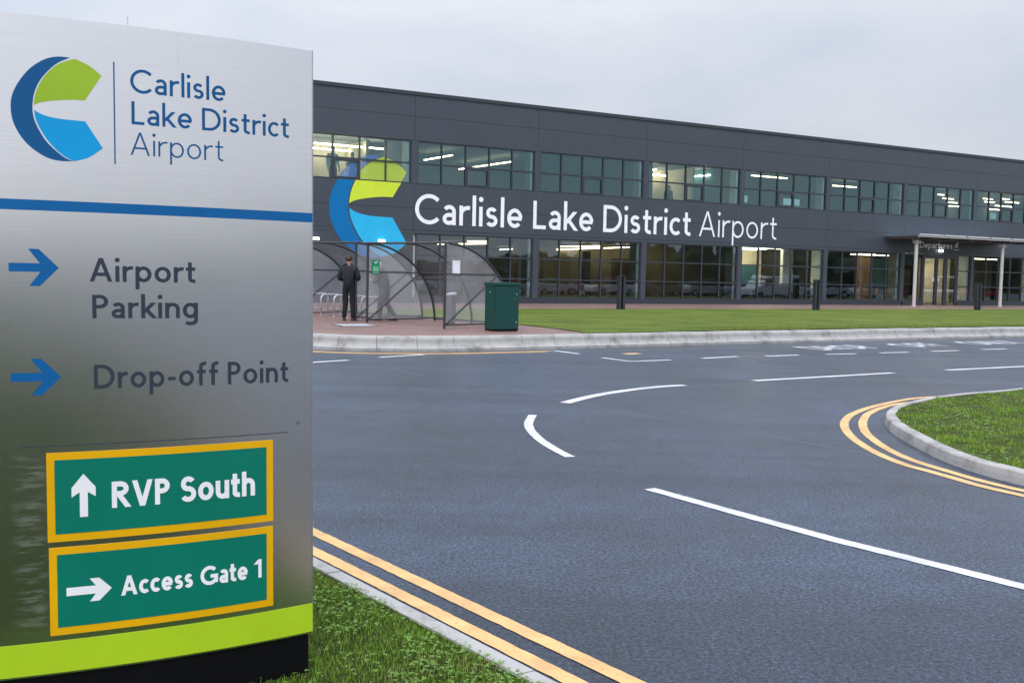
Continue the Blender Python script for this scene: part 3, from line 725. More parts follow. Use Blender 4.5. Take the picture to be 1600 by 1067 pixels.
# windows
def window(k, z0, z1, trans, cols=5, vent=None, s0=None, s1=None):
    s0 = RE(k)-5.73 if s0 is None else s0; s1 = RE(k) if s1 is None else s1
    fr = MB(); t = .045
    fr.box(WB, s0, s1, -.13, -.03, z0, z0+t); fr.box(WB, s0, s1, -.13, -.03, z1-t, z1)
    fr.box(WB, s0, s0+t, -.128, -.028, z0+t, z1-t); fr.box(WB, s1-t, s1, -.128, -.028, z0+t, z1-t)
    for i in range(1, cols):
        s = s0+(s1-s0)*i/cols; fr.box(WB, s-.032, s+.032, -.126, -.026, z0+t, z1-t)
    for z in trans: fr.box(WB, s0+t, s1-t, -.122, -.024+.004, z-.03, z+.03)
    wo = fr.build('window', M['frame'], bld)
    gl = MB(); 
    gl.add([W(s0+.01, -.085, z0+.01), W(s1-.01, -.085, z0+.01), W(s1-.01, -.085, z1-.01), W(s0+.01, -.085, z1-.01)], [(0,1,2,3)])
    gl.build('pane', M['glass'] if z0 > 4 else M['glass_low'], wo)
    if vent is not None and trans:
        a = s0+(s1-s0)*vent/cols+.034; b = s0+(s1-s0)*(vent+1)/cols-.034; z2 = trans[0]-.032; v = MB()
        for bx in ((a, b, z0+t, z0+t+.06), (a, b, z2-.09, z2), (a, a+.06, z0+t+.06, z2-.09), (b-.06, b, z0+t+.06, z2-.09)): v.box(WB, bx[0], bx[1], -.12, -.012, bx[2], bx[3])
        v.build('opening_sash', M['frame'], wo)
    return wo
for k in range(-2, K1): window(k, U0, U1, [6.275], vent=2 if k % 2 else (2 if k != 2 else 2))
for k in range(1, K1):
    if k == 6: continue
    window(k, G0, G1, [1.525, 2.445])
# entrance bay
e0 = RE(6)-5.73
window(6, G0, G1, [], 1, None, e0, 26.82)
window(6, G0, G1, [1.525, 2.445], 1, None, 29.87, RE(6))
ent = MB()
ent.box(WB, 26.83, 29.86, -.13, -.01, 3.12, G1)
for a, b in ((26.83,27.0),(27.93,28.02),(28.05,28.14),(28.70,28.95),(29.70,29.86)): ent.box(WB, a, b, -.13, -.02, .46, 3.119)
ent.box(WB, e0, 26.82, -.18, .012, ZB-.2, G0-.01); ent.box(WB, 29.87, RE(6)+.2, -.18, .012, ZB-.2, G0-.01)
ent = ent.build('door', M['frame'], bld); ent['label'] = 'glazed sliding entrance doors under the Departures sign'
mb = MB()
for a, b in ((27.0,27.93),(28.14,28.70),(28.95,29.70)): mb.add([W(a,-.08,.47), W(b,-.08,.47), W(b,-.08,3.12), W(a,-.08,3.12)], [(0,1,2,3)])
mb.build('pane', M['glass_low'], ent)
mb = MB()
for zz in (1.25, 2.05):
    for a, b in ((27.03,27.9),(28.16,28.68),(28.97,29.68)):
        n = 4
        for i in range(n):
            s = a+(b-a)*(i+.5)/n; mb.box(WB, s-.04, s+.04, -.078, -.076, zz, zz+.08)
mb.build('glass_marking', M['paper'], ent)
for s in (27.76, 28.17):
    mb = MB(); mb.box(WB, s, s+.14, -.074, -.07, 1.82, 2.02); mb.build('notice', M['paper'], ent)
# facade lettering and logo
ftext = lambda u, v, o: W(u, o, v)
def fac_text(t, a, b, z, cap, w, off=.010, **k):
    mb = MB(); text(mb, t, ftext, a, b, z, cap, w, off=off, doff=.0015, **k); return mb.build('lettering', M['f_white'], bld)
fac_text('Carlisle Lake District', -4.82, 9.90, 3.775, 1.245, .135)
fac_text('Airport', 10.43, 15.54, 3.78, 1.235, .082, gap=.15)
fac_text('Departures', 26.46, 29.25, 3.70, .36, .13)
mb = MB()
flat(mb, [(29.40,3.84),(29.46,3.80),(29.66,3.93),(29.80,4.06),(29.74,4.07),(29.56,3.96)], ftext, .012); flat(mb, [(29.52,3.98),(29.60,4.08),(29.66,4.08),(29.64,3.98)], ftext, .014); flat(mb, [(29.56,3.86),(29.66,3.78),(29.72,3.80),(29.70,3.90)], ftext, .016); flat(mb, [(29.38,3.66),(29.86,3.66),(29.86,3.69),(29.38,3.69)], ftext, .012)
mb.build('plane_symbol', M['f_white'], bld)
SC = 10.87
def fl(p): return (-8.583+(1.1505-p[0])*SC, 4.385+(p[1]-2.416)*SC)
lo = MB(); fm = MB()
for mi, grp in enumerate(polys):
    for q in grp:
        q = [fl(p) for p in q]; a = weld_clean(clip(q, U0-.01, False)); b = weld_clean(clip(q, U0+.045, True))
        if len(a) > 2: lo.add([W(p[0], .008+.002*mi, p[1]) for p in a], [tuple(range(len(a)))], mi)
        if len(b) > 2: fm.add([W(p[0], -.080+.002*mi, p[1]) for p in b], [tuple(range(len(b)))], mi)
lo.build('logo', [M['f_blue'], M['f_lime'], M['f_cyan']], bld)
fm.build('logo_film', [M['film_blue'], M['film_lime'], M['film_blue']], bld)['label'] = 'upper part of the logo as see through film on the window glass'
for s in (-9.17, -6.33, 28.2):
    mb = MB(); z = 2.93 if s < 20 else 3.50
    mb.box(WB, s-.17, s+.17, .002, .04, z, z+.13, 1); mb.box(WB, s-.15, s+.15, .04, .10, z+.01, z+.12)
    mb.build('wall_lamp', [M['lamp'] if s < 20 else M['lamp_hi'], M['frame']], bld)
# interior
it = MB(); Sl, Sr = RE(K0)-5.6, RE(K1-1)+.1
def ibox(a, b, c, d, e, f_, m): it.box(WB, a, b, c, d, e, f_, m)
# materials: 0 floor 1 ceiling 2 grey wall 3 cream 4 timber 5 dark 6 white 7 teal 8 blue
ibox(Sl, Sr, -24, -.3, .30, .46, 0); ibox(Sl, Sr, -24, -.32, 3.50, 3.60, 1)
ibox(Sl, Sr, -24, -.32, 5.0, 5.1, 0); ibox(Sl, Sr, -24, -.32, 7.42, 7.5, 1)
ibox(Sl, Sr, -24.2, -24, .46, 3.5, 5); ibox(Sl, Sr, -9.2, -9, 5.1, 7.42, 2)
for k in range(0, K1):
    ibox(RE(k)-.20, RE(k)+.29, -.70, -.15, .46, 3.49, 6); ibox(RE(k)-.17, RE(k)+.29, -.62, -.15, 5.1, 7.41, 6)
# upstairs rooms
ibox(-12.2, -12.0, -8.99, -.4, 5.1, 7.41, 3); ibox(-12, -7.2, -5.15, -5.0, 5.1, 7.40, 3); ibox(-7.2, -5.9, -5.15, -5.0, 5.1, 7.40, 3); ibox(-6.0, -5.85, -4.98, -2.6, 5.1, 7.39, 3)
ibox(-4.9, -4.75, -8.9, -.8, 5.1, 7.40, 2); ibox(7.0, 7.2, -8.9, -.8, 5.1, 7.40, 2)
ibox(8.3, 12.0, -4.7, -4.55, 5.1, 7.40, 3); ibox(11.9, 12.02, -4.5, -2.4, 5.1, 7.38, 3); ibox(7.9, 8.2, -4.6, -.9, 5.1, 7.39, 7)
ibox(13.05, 13.2, -8.9, -.8, 5.1, 7.40, 7); ibox(19.1, 19.3, -8.9, -.9, 5.1, 7.40, 2); ibox(25.1, 25.25, -8.9, -.9, 5.1, 7.4, 7)
# ground floor
ibox(-5.0, -4.8, -23.9, -.4, .46, 3.48, 5); ibox(2.2, 4.9, -9.2, -9.0, .46, 2.5, 4); ibox(5.2, 5.45, -9.2, -8.6, .46, 3.45, 3); ibox(1.2, 5.1, -10.2, -9.9, 2.55, 3.0, 9)
ibox(8.1, 10.6, -11, -10.8, .46, 2.75, 9); ibox(11.0, 12.8, -8.2, -8.0, .46, 2.7, 4); ibox(7.6, 8.0, -6, -5.8, .46, 3.0, 4)
ibox(12.95, 13.1, -23, -.8, .46, 3.48, 9); ibox(13.3, 19.1, -5.0, -4.8, .46, 3.48, 3); ibox(15.0, 16.0, -4.79, -4.3, .46, 3.45, 5); ibox(16.9, 18.2, -4.79, -4.2, .46, 2.5, 7); ibox(14.0, 14.4, -3.0, -2.6, .46, 3.45, 3); ibox(18.2, 18.95, -2.4, -2.2, .46, 3.45, 6)
ibox(19.05, 19.2, -10, -.8, .46, 3.48, 5); ibox(20.4, 21.6, -6.2, -6.0, .46, 3.0, 4); ibox(21.9, 22.3, -5.2, -5.0, .46, 3.3, 3); ibox(22.4, 23.3, -8.2, -8.0, .46, 3.0, 7); ibox(23.3, 24.6, -9.5, -9.3, .46, 3.2, 4); ibox(19.1, 19.65, -.9, -.4, .46, 1.45, 6)
ibox(27.0, 28.2, -5.2, -5.0, .46, 3.2, 4); ibox(32.8, 35.6, -5.2, -5.0, .46, 3.3, 3); ibox(24.5, 26.4, -8.3, -8.1, .46, 3.1, 8); ibox(29.5, 32.6, -7.2, -7.0, .46, 3.2, 7); ibox(33.0, 33.9, -6.9, -6.7, .46, 2.6, 4); ibox(36, 44, -8.2, -8, .46, 3.3, 9)
it.build('interior', [M['i_floor'], M['i_ceil'], M['i_wall'], M['i_warm'], M['i_brown'], M['i_dark'], M['i_white'], M['i_teal'], M['i_blue'], M['i_dim']], bld)
def strip(s0, d0, s1, d1, z, w=.05, mat='light'):
    a = Vector(W(s0, -d0, z)); b = Vector(W(s1, -d1, z)); t = (b-a).normalized(); n = Vector((-t.y, t.x, 0))*w
    mb = MB(); up = Vector((0,0,.05))
    mb.add([a-n, a+n, b+n, b-n, a-n+up, a+n+up, b+n+up, b-n+up], [(0,1,2,3),(4,7,6,5),(0,4,5,1),(1,5,6,2),(2,6,7,3),(3,7,4,0)])
    mb.build('strip_light', M[mat], bld)
UP = 7.05
for a in [(-8.33,2.57,-6.81,2.61),(-6.66,2.68,-5.17,2.68),(-7.37,4.45,-5.6,4.5),(-9.4,4.42,-7.49,4.40),(-11.5,2.6,-8.45,2.6),(-1.77,5.72,-1.69,2.88),(1.58,8.65,1.80,3.47),(12.78,6.51-2.2,13.0,2.36),(9.0,3.9,9.15,1.9),(14.64,1.03,17.13,1.03),(31.1,2.62,31.63,2.62),(33.8,4.4,34.83,4.4),(36.7,6.4,37.8,6.4),(39.8,8.6,41.0,8.6),(35.6,2.8,36.5,2.8),(37.9,4.4,38.9,4.4),(38.9,3.6,40.3,3.6),(41.5,6.2,43.4,6.2),(44.2,8.7,45.5,8.7),(36.4,2.1,37.2,2.1),(22.05,2.5,23.82,2.4),(10.3,4.2,11.6,4.2)]:
    strip(*a, UP, .026, 'light_hi' if (a[0] < -5 or 8 < a[0] < 13) else 'light')
for a in [(17.6,23.6,16.98,19.71),(13.03,17.43,11.73,10.30),(8.69,10.06,9.09,6.46),(11.79,10.10,11.09,6.29),(1.16,6.73,1.63,5.60),(11.75,22.39,10.57,17.08),(3.0,14,3.9,9.6)]:
    strip(*a, 3.30, .022)
for a in [(13.6,2.6,14.6,2.6),(15.2,2.6,16.6,2.6),(17.0,2.6,18.6,2.6),(13.6,4.0,15.0,4.0),(16.8,3.8,18.4,3.8),(31.5,3.6,34.6,3.6),(27.0,1.8,29.4,1.8)]: strip(*a, 3.40, .10, 'light_hi')  # extra wide strips added to brighten the cream room and the entrance
for a in [(20.0,4.2,22.6,4.2),(19.8,5.3,24.4,5.3),(19.9,6.6,24.6,6.6),(23.0,7.5,24.9,7.5),(15.9,3.0,17.0,3.0),(25.8,4.4,30.5,4.4),(25.6,3.6,27.0,3.6),(31.8,4.0,34.0,4.0),(13.6,5.5,14.3,5.5),(36.5,4,39,4),(14.0,2.2,15.0,2.2)]:
    strip(*a, 3.30, .028)

M['canopy_sheet'] = film('canopy_sheet', (.20,.16,.135), .38)
# ------------------------------------------------------------------ entrance canopy
can = empty('entrance_canopy', W(28, 1.0, .45)); tag(can, 'flat glazed canopy on two pale columns over the entrance doors', 'canopy')
mb = MB(); mb.box(WB, 23.55, 33.3, .02, 2.25, 4.19, 4.235); mb.build('canopy_roof', M['canopy_sheet'], can)
mb = MB(); mb.box(WB, 23.54, 33.31, 2.252, 2.275, 4.18, 4.245); mb.build('fascia', M['galv'], can)
mb = MB(); mb.box(WB, 23.55, 33.3, .02, 2.2, 4.24, 4.255); mb.build('roof_glazing', M['glass_low'], can)
for a, b in ((23.6,25.5),(25.6,27.4),(27.55,29.4),(29.55,31.3),(31.45,33.3)):
    mb = MB(); mb.cyl(W(a, 2.28, 4.29), W(b, 2.28, 4.29), .05, n=10); mb.build('edge_tube', M['galv'], can)
for s in (23.7, 24.9, 26.3, 28.0, 29.7, 31.5, 33.1):
    mb = MB(); mb.box(WB, s-.05, s+.05, .02, 2.2, 4.10, 4.188); mb.build('beam', M['soffit'], can)
mb = MB(); mb.box(WB, 23.6, 33.2, 1.70, 1.82, 4.04, 4.098); mb.build('beam', M['post'], can)
for s in (24.05, 31.35):
    mb = MB(); mb.cyl(W(s, 1.76, .42), W(s, 1.76, 4.035), .095, n=18); mb.cyl(W(s, 1.76, .43), W(s, 1.76, .47), .15, n=18); o = mb.build('column', M['column'], can, smooth=False)
    mb = MB(); mb.box(WB, s-.16, s+.16, 1.60, 1.92, 3.86, 3.90); mb.cyl(W(s-.13,1.76,3.88), W(s-.32,1.76,4.03), .03); mb.cyl(W(s+.13,1.76,3.88), W(s+.32,1.76,4.03), .03); mb.build('bracket', M['column'], o)

# ------------------------------------------------------------------ bollards at the lawn edge
def bollard():
    root = empty('bollard', (0,0,0)); H = 1.34
    for x in (-.10, .10):
        mb = MB(); mb.box(XYZ, x-.055, x+.055, -.09, .09, 0, H); mb.build('upright', M['bollard'], root, bevel=.008)
    mb = MB(); mb.box(XYZ, -.044, .044, -.05, .05, 0, H-.05); mb.build('core', M['black'], root)
    mb = MB(); mb.box(XYZ, -.17, .17, -.105, .105, H+.001, H+.03); mb.build('cap', M['bollard'], root, bevel=.006)
    return root
bo = bollard()
BL = [((4.35,42.54), 'dark twin slab bollard on the lawn edge below the word Airport'),
      ((13.60,47.38), 'dark twin slab bollard on the lawn edge left of the canopy'),
      ((23.36,53.14), 'dark twin slab bollard on the lawn edge between the two canopy columns')]
for i, (p, lab) in enumerate(BL):
    o = bo if i == 0 else copy_tree(bo)
    o.location = (p[0], p[1], plat_z(p)); o.rotation_euler = (0, 0, TH); tag(o, lab, 'bollard', 'bollards along the lawn edge')

# ------------------------------------------------------------------ cycle shelters
RDI = Vector((.740, -.673)); DPI = Vector((.673, .740))
def shelter(p_right, L, lab, notice):
    base = plat_z(p_right)
    root = empty('cycle_shelter', (p_right[0]-RDI.x*L/2, p_right[1]-RDI.y*L/2, base)); tag(root, lab, 'bike shelter', 'cycle shelters on the paving')
    H = 2.19; DD = 2.55
    def Q(a, e, z):   # a from right post backwards along the ridge, e depth, z height
        x = p_right[0]-RDI.x*a+DPI.x*e; y = p_right[1]-RDI.y*a+DPI.y*e; return (x, y, plat_z((x, y))*0+base+z)
    prof = [(DD*sin(pi/2*t/18), H*cos(pi/2*t/18)) for t in range(19)]
    for a in (0, L/2, L):
        mb = MB(); mb.tube([Q(a, e, z) for e, z in prof], .032); mb.build('hoop_frame', M['post'], root, True)
        if a != L/2:
            mb = MB(); mb.cyl(Q(a,0,-.02), Q(a,0,H+.01), .034); mb.build('front_post', M['post'], root)
            t = 10; e, z = prof[t]
            mb = MB(); mb.cyl(Q(a,.03,.10), Q(a,e,z), .026); mb.build('brace', M['post'], root)
            mb = MB(); mb.cyl(Q(a,0,.10), Q(a,DD,.10), .022); mb.build('bottom_rail', M['post'], root)
            mb = MB(); mb.cyl(Q(a,0,z), Q(a,e,z), .020); mb.build('end_rail', M['post'], root)
            mb = MB(); off = .012 if a == 0 else -.012
            vs = [Q(a-off*0, 0, .12)] + [Q(a, e, max(z, .12)) for e, z in prof]; vs = [Q(a, .0, .12)] + [Q(a, e*.985, max(.12, z*.985)) for e, z in prof[:-1]] + [Q(a, DD*.98, .12)]
            mb.add(vs, [tuple(range(len(vs)))]); mb.build('end_panel', M['poly'], root)
    for e, z in (prof[0], prof[10], (DD-.01, .08)):
        mb = MB(); mb.cyl(Q(-.12 if z > 2 else 0,e,z+.0), Q(L+(.12 if z > 2 else 0),e,z+.0), .030 if z > 2 else .024); mb.build('long_rail', M['post'], root)
    for a0, a1 in ((.03, L/2-.03), (L/2+.03, L-.03)):
        mb = MB(); vs = []
        for e, z in prof: vs += [Q(a0, e*1.014, z*1.014+.01), Q(a1, e*1.014, z*1.014+.01)]
        mb.add(vs, [(2*i, 2*i+1, 2*i+3, 2*i+2) for i in range(18)]); mb.build('roof_panel', M['poly'], root, True)
    for a, e0, e1, z0, z1, mat, tick in notice:
        mb = MB(); d = .012
        mb.box(lambda x, y, z: Q(a+y, x, z), e0, e1, .008, .016, z0, z1); o = mb.build('notice', mat, root)
        mb = MB(); mb.box(lambda x, y, z: Q(a+y, x, z), e0, e1, -.016, -.008, z0, z1); mb.build('notice', mat, root)
        if tick:
            for sgn in (1, -1):
                y0 = .017*sgn
                mb = MB(); h = z1-z0; w = e1-e0; P = lambda x, z: Q(a+y0, e0+w*x, z0+h*z)
                mb.add([P(.25,.84),(P(.33,.90)),P(.47,.80),P(.72,.95),P(.78,.89),P(.47,.71)], [(0,1,2,5),(2,3,4,5)])
                mb.build('tick_symbol', M['paper'], o)
                mb = MB()
                for zz in (.08,.2,.32,.44): mb.add([P(.14,zz),P(.86,zz),P(.86,zz+.08),P(.14,zz+.08)], [(0,1,2,3)])
                mb.build('text_block', M['n_pale'], o)
    return root
L = 3.05
shelter((-1.74,26.95), L, 'curved clear roofed cycle shelter nearest the green cabinet, notices on its ends', [(0, .26, .52, 1.42, 1.75, M['paper'], False), (L, .14, .42, 1.35, 1.74, M['n_green'], True)])
shelter((-4.41,29.63), L, 'curved clear roofed cycle shelter behind the sign, cycle hoops inside', [])
# hoops
def hoop():
    root = empty('cycle_stand', (0,0,0)); r = .14; H = .64; w = .75; pts = [(0,0,-.02),(0,0,H-r)]
    pts += [(0, r-r*cos(a), H-r+r*sin(a)) for a in [pi/2*i/6 for i in range(1, 7)]]
    pts += [(0, w-r+r*sin(a), H-r+r*cos(a)) for a in [pi/2*i/6 for i in range(0, 7)]] + [(0,w,-.02)]
    mb = MB(); mb.tube(pts, .027, 10); mb.build('hoop', M['galv'], root, True)
    for y in (0, w):
        mb = MB(); mb.cyl((0,y,0), (0,y,.012), .06, n=12); mb.build('foot_plate', M['galv'], root)
    return root
hp = hoop(); hrz = atan2(DPI.y, DPI.x)-pi/2
hl = ['bare galvanised cycle hoop, nearest the steel sign', 'bare galvanised cycle hoop, second from the steel sign', 'bare galvanised cycle hoop left of the man in the dark jacket', 'bare galvanised cycle hoop hidden behind the man in the dark jacket', 'bare galvanised cycle hoop right of the man in the dark jacket']
for i in range(5):
    p = (-6.32+ .485*i, 32.65-.52*i); o = hp if i == 0 else copy_tree(hp)
    o.location = (p[0], p[1], plat_z(p)); o.rotation_euler = (0, 0, hrz); tag(o, hl[i], 'cycle stand', 'cycle hoops in the shelter')
# ------------------------------------------------------------------ cabinet, bin, cover
cab = empty('utility_cabinet', (-.47,26.39,.33)); tag(cab, 'dark green metal utility cabinet on the paving behind the kerb', 'cabinet')
def CB(a, b, c):
    p = Vector((-.47, 26.39))+TV*a-NV*b; return (p.x, p.y, .33+c)
mb = MB(); mb.box(CB, 0, .72, 0, .48, .06, 1.16); mb.build('body', M['cab'], cab, bevel=.006)
mb = MB(); mb.box(CB, -.02, .74, -.03, .50, 1.162, 1.245); mb.build('lid', M['cab'], cab, bevel=.01)
mb = MB(); mb.box(CB, .025, .695, -.018, -.001, .08, 1.14); d = mb.build('door', M['cab'], cab, bevel=.004)
for z in (.25, .95):
    mb = MB(); mb.cyl(CB(.64,-.018,z), CB(.64,-.030,z), .016, n=10); mb.build('lock', M['galv'], d)
mb = MB(); mb.box(CB, .015, .705, .01, .47, .0, .058); mb.build('base', M['black'], cab)
mb = MB(); mb.cyl(CB(-.001,.22,1.0), CB(-.008,.22,1.0), .022, n=10); mb.build('lifting_eye', M['galv'], cab)
bn = empty('litter_bin', (-1.72,29.4,.365)); tag(bn, 'slim grey litter bin standing inside the cycle shelter end', 'bin')
Bq = lambda a, b, c: (-1.72+a*.83+b*.55, 29.4-a*.55+b*.83, .365+c)
mb = MB(); mb.box(Bq, -.10, .10, -.10, .10, .05, .80); mb.build('body', M['bin'], bn, bevel=.01)
mb = MB(); vs = [Bq(-.11,-.11,.801), Bq(.11,-.11,.801), Bq(.11,.11,.801), Bq(-.11,.11,.801), Bq(-.11,-.11,.82), Bq(.11,-.11,.82), Bq(.11,.11,.88), Bq(-.11,.11,.88)]
mb.add(vs, [(3,2,1,0),(4,5,6,7),(0,1,5,4),(1,2,6,5),(2,3,7,6),(3,0,4,7)]); mb.build('top', M['cover'], bn)
mb = MB(); mb.box(Bq, -.08, .08, -.08, .08, 0, .049); mb.build('foot', M['black'], bn)
mc = empty('manhole_cover', (-4.1,27.5,.365)); tag(mc, 'pale flat metal access cover set in the red paving', 'manhole cover')
Mq = lambda a, b, c: (-4.1+TV.x*a-NV.x*b, 27.5+TV.y*a-NV.y*b, plat_z((-4.1+TV.x*a-NV.x*b, 27.5+TV.y*a-NV.y*b))+c)
mb = MB(); mb.box(Mq, -.5, .5, -.42, .42, -.02, .010); mb.build('frame', M['post'], mc)
mb = MB(); mb.box(Mq, -.45, -.005, -.37, .37, -.02, .014); mb.box(Mq, .005, .45, -.37, .37, -.02, .014); mb.build('plate', M['cover'], mc)

# ------------------------------------------------------------------ people
def skin(name, V_, E_, R_, mat, parent, root=0, sub=1):
    me = bpy.data.meshes.new(name); me.from_pydata(V_, E_, []); o = bpy.data.objects.new(name, me); COL.objects.link(o); o.parent = parent
    me.materials.append(mat)
    sk = o.modifiers.new('skin', 'SKIN'); sk.use_smooth_shade = True
    if not me.skin_vertices: 
        raise RuntimeError('no skin layer')
    for i, r in enumerate(R_):
        d = me.skin_vertices[0].data[i]; d.radius = (r if isinstance(r, tuple) else (r, r)); d.use_root = (i == root)
    ss = o.modifiers.new('sub', 'SUBSURF'); ss.levels = sub; ss.render_levels = sub
    return o
def person(loc, rz, pose, mats, label, hair='short', scale=1.0, group=None):
    """pose: joint positions, figure facing +Y, feet at z=0"""
    root = empty('person', loc, rz); root.scale = (scale,)*3; tag(root, label, 'person', group)
    J = dict(pelvis=(0,0,.93), waist=(0,.0,1.10), chest=(0,.0,1.32), neck0=(0,-.01,1.47), neck=(0,.0,1.53), head0=(0,.01,1.60), head1=(0,.015,1.67), head2=(0,.01,1.745),
             hipL=(-.09,0,.90), kneeL=(-.10,.02,.50), ankL=(-.10,-.01,.09), toeL=(-.12,.17,.035), hipR=(.09,0,.90), kneeR=(.10,.02,.50), ankR=(.10,-.01,.09), toeR=(.12,.17,.035),
             shL=(-.19,-.01,1.42), elL=(-.25,-.03,1.13), wrL=(-.25,.08,.88), shR=(.19,-.01,1.42), elR=(.25,-.03,1.13), wrR=(.25,.08,.88))
    J.update(pose)
    names = []; Vv = []; Rr = []; Ee = []
    def add(n, p, r, par=None):
        names.append(n); Vv.append(tuple(p)); Rr.append(r)
        if par is not None: Ee.append((names.index(par), len(names)-1))
    add('pelvis', J['pelvis'], .085); add('waist', J['waist'], .085, 'pelvis'); add('chest', J['chest'], .10, 'waist'); add('neck0', J['neck0'], .075, 'chest'); add('neck', J['neck'], .064, 'neck0')
    add('head0', J['head0'], .086, 'neck'); add('head1', J['head1'], .105, 'head0'); add('head2', J['head2'], .085, 'head1')
    for s in 'LR':
        add('hip'+s, J['hip'+s], .075, 'pelvis'); add('knee'+s, J['knee'+s], .052, 'hip'+s); add('ank'+s, J['ank'+s], .038, 'knee'+s); add('toe'+s, J['toe'+s], .032, 'ank'+s)
        add('sh'+s, J['sh'+s], .058, 'chest'); add('el'+s, J['el'+s], .042, 'sh'+s); add('wr'+s, J['wr'+s], .028, 'el'+s)
        e = Vector(J['el'+s]); w = Vector(J['wr'+s]); d = (w-e).normalized(); sd = d.cross(Vector((0,1,.2))).normalized(); pl = d.cross(sd)
        palm = w+d*.07; add('palm'+s, palm, (.036,.016), 'wr'+s)
        for i in range(4):
            b = palm+d*.025+sd*(.026-.0175*i); m_ = b+d*(.035-.003*abs(i-1.4))+pl*.006; t_ = m_+d*.028+pl*.016
            add('f%d%s' % (i, s), b, .009, 'palm'+s); add('g%d%s' % (i, s), m_, .008, 'f%d%s' % (i, s)); add('t%d%s' % (i, s), t_, .007, 'g%d%s' % (i, s))
        b = w+d*.035+sd*.034; add('th'+s, b, .010, 'palm'+s); add('tt'+s, b+d*.04+sd*.014+pl*.012, .008, 'th'+s)
    skin('body', Vv, Ee, Rr, mats['skin'], root)
    h1 = Vector(J['head1']); h2 = Vector(J['head2']); h0 = Vector(J['head0']); up = (h2-h0).normalized()
    fwd = Vector(J.get('face', (0,1,0))).normalized(); rt = fwd.cross(up).normalized(); fwd = up.cross(rt)
    def H(a, b, c): return tuple(h1+rt*a+fwd*b+up*c)
    mb = MB(); mb.add([H(-.014,.078,-.022), H(.014,.078,-.022), H(0,.112,-.018), H(0,.082,.02)], [(0,1,2),(0,2,3),(2,1,3)]); mb.build2 = None
    def part(mb, n, mat, sm=True):
        me = bpy.data.meshes.new(n); me.from_pydata(mb.v, [], mb.f); me.materials.append(mat); o = bpy.data.objects.new(n, me); COL.objects.link(o); o.parent = root
        if sm: me.polygons.foreach_set('use_smooth', [True]*len(mb.f))
        return o
    part(mb, 'nose', mats['skin'])
    for sx in (-1, 1):
        mb = MB(); mb.ell(H(sx*.031,.080,.022), .011, .008, .007, 8, 5); part(mb, 'eye', M['eye'])
        mb = MB(); mb.ell(H(sx*.080,-.005,0), .012, .022, .032, 8, 6); part(mb, 'ear', mats['skin'])
    mb = MB(); mb.ell(H(0,.082,-.048), .024, .010, .006, 8, 5); part(mb, 'mouth', mats['lip'])
    # hair cap
    mb = MB(); nu, nv = 18, 9; cut = .36 if hair == 'short' else .40
    vs = []; fs = []
    for j in range(nv+1):
        for i in range(nu):
            a = 2*pi*i/nu; back = .5-.5*sin(a); t = pi*j/nv*(.36+cut*back+.05*(hair != 'short'))
            k = 1+.04*sin(5*a+j*2.1)+random.uniform(-.03,.03)+(.06*back if hair != 'short' else 0)
            p = h1+up*.004+rt*(.093*k*sin(t)*cos(a))+fwd*(.100*k*sin(t)*sin(a)-.014)+up*(.114*k*cos(t)); vs.append(tuple(p))
    for j in range(nv):
        for i in range(nu): fs.append((j*nu+i, (j+1)*nu+i, (j+1)*nu+(i+1) % nu, j*nu+(i+1) % nu))
    mb.add(vs, fs); part(mb, 'hair', mats['hair'])
    # jacket / top
    up_n = ['waist2','waist','chest','neck0']; hem = J.get('hem', (0,0,.80))
    c_ = Vector(J['chest']); n_ = Vector(J['neck0'])
    Vj = [hem, J['waist'], (c_+(n_-c_)*.25)[:], (n_+(n_-c_)*.12)[:], (n_+(Vector(J['neck'])-n_)*1.0)[:]]; Rj = [.178,.176,.198,.112,.080]; Ej = [(0,1),(1,2),(2,3),(3,4)]
    for s in 'LR':
        n0 = len(Vj); Vj += [J['sh'+s], J['el'+s], lerp(J['el'+s], J['wr'+s], .93)]; Rj += [.095,.072,.056]; Ej += [(2,n0),(n0,n0+1),(n0+1,n0+2)]
    skin('jacket', Vj, Ej, Rj, mats['top'], root)
    Vt = [J['pelvis'], J['waist']]; Rt = [.150,.13]; Et = [(0,1)]
    for s in 'LR':
        n0 = len(Vt); Vt += [J['hip'+s], J['knee'+s], lerp(J['knee'+s], J['ank'+s], 1.10)]; Rt += [.112,.084,.068]; Et += [(0,n0),(n0,n0+1),(n0+1,n0+2)]
    skin('trousers', Vt, Et, Rt, mats['trs'], root)
    for s in 'LR':
        a = Vector(J['ank'+s]); t = Vector(J['toe'+s]); d = (t-a); d.z = 0; d.normalize(); q = Vector((-d.y, d.x, 0)); zb = min(a.z-.09, t.z-.035)
        mb = MB(); pr = [(-.07,.032,.075),(-.04,.042,.085),(.03,.044,.075),(.10,.050,.05),(.17,.044,.035),(.205,.02,.02)]; vs = []
        for l, w, hh in pr:
            c = Vector((a.x, a.y, zb))+d*l
            vs += [tuple(c-q*w), tuple(c-q*w*.8+Vector((0,0,hh))), tuple(c+q*w*.8+Vector((0,0,hh))), tuple(c+q*w)]
        fs = [(4*i+k, 4*i+(k+1) % 4, 4*i+4+(k+1) % 4, 4*i+4+k) for i in range(5) for k in range(4)]+[(0,1,2,3),(23,22,21,20)]
        mb.add(vs, fs); part(mb, 'shoe', mats['shoe'], False)
    return root
M['lip'] = paint('lips', (.35,.14,.12), .5)
man_m = dict(skin=M['skin'], lip=M['lip'], hair=M['hair_dk'], top=M['navy_cloth'], trs=M['dk_trouser'], shoe=M['shoe'])
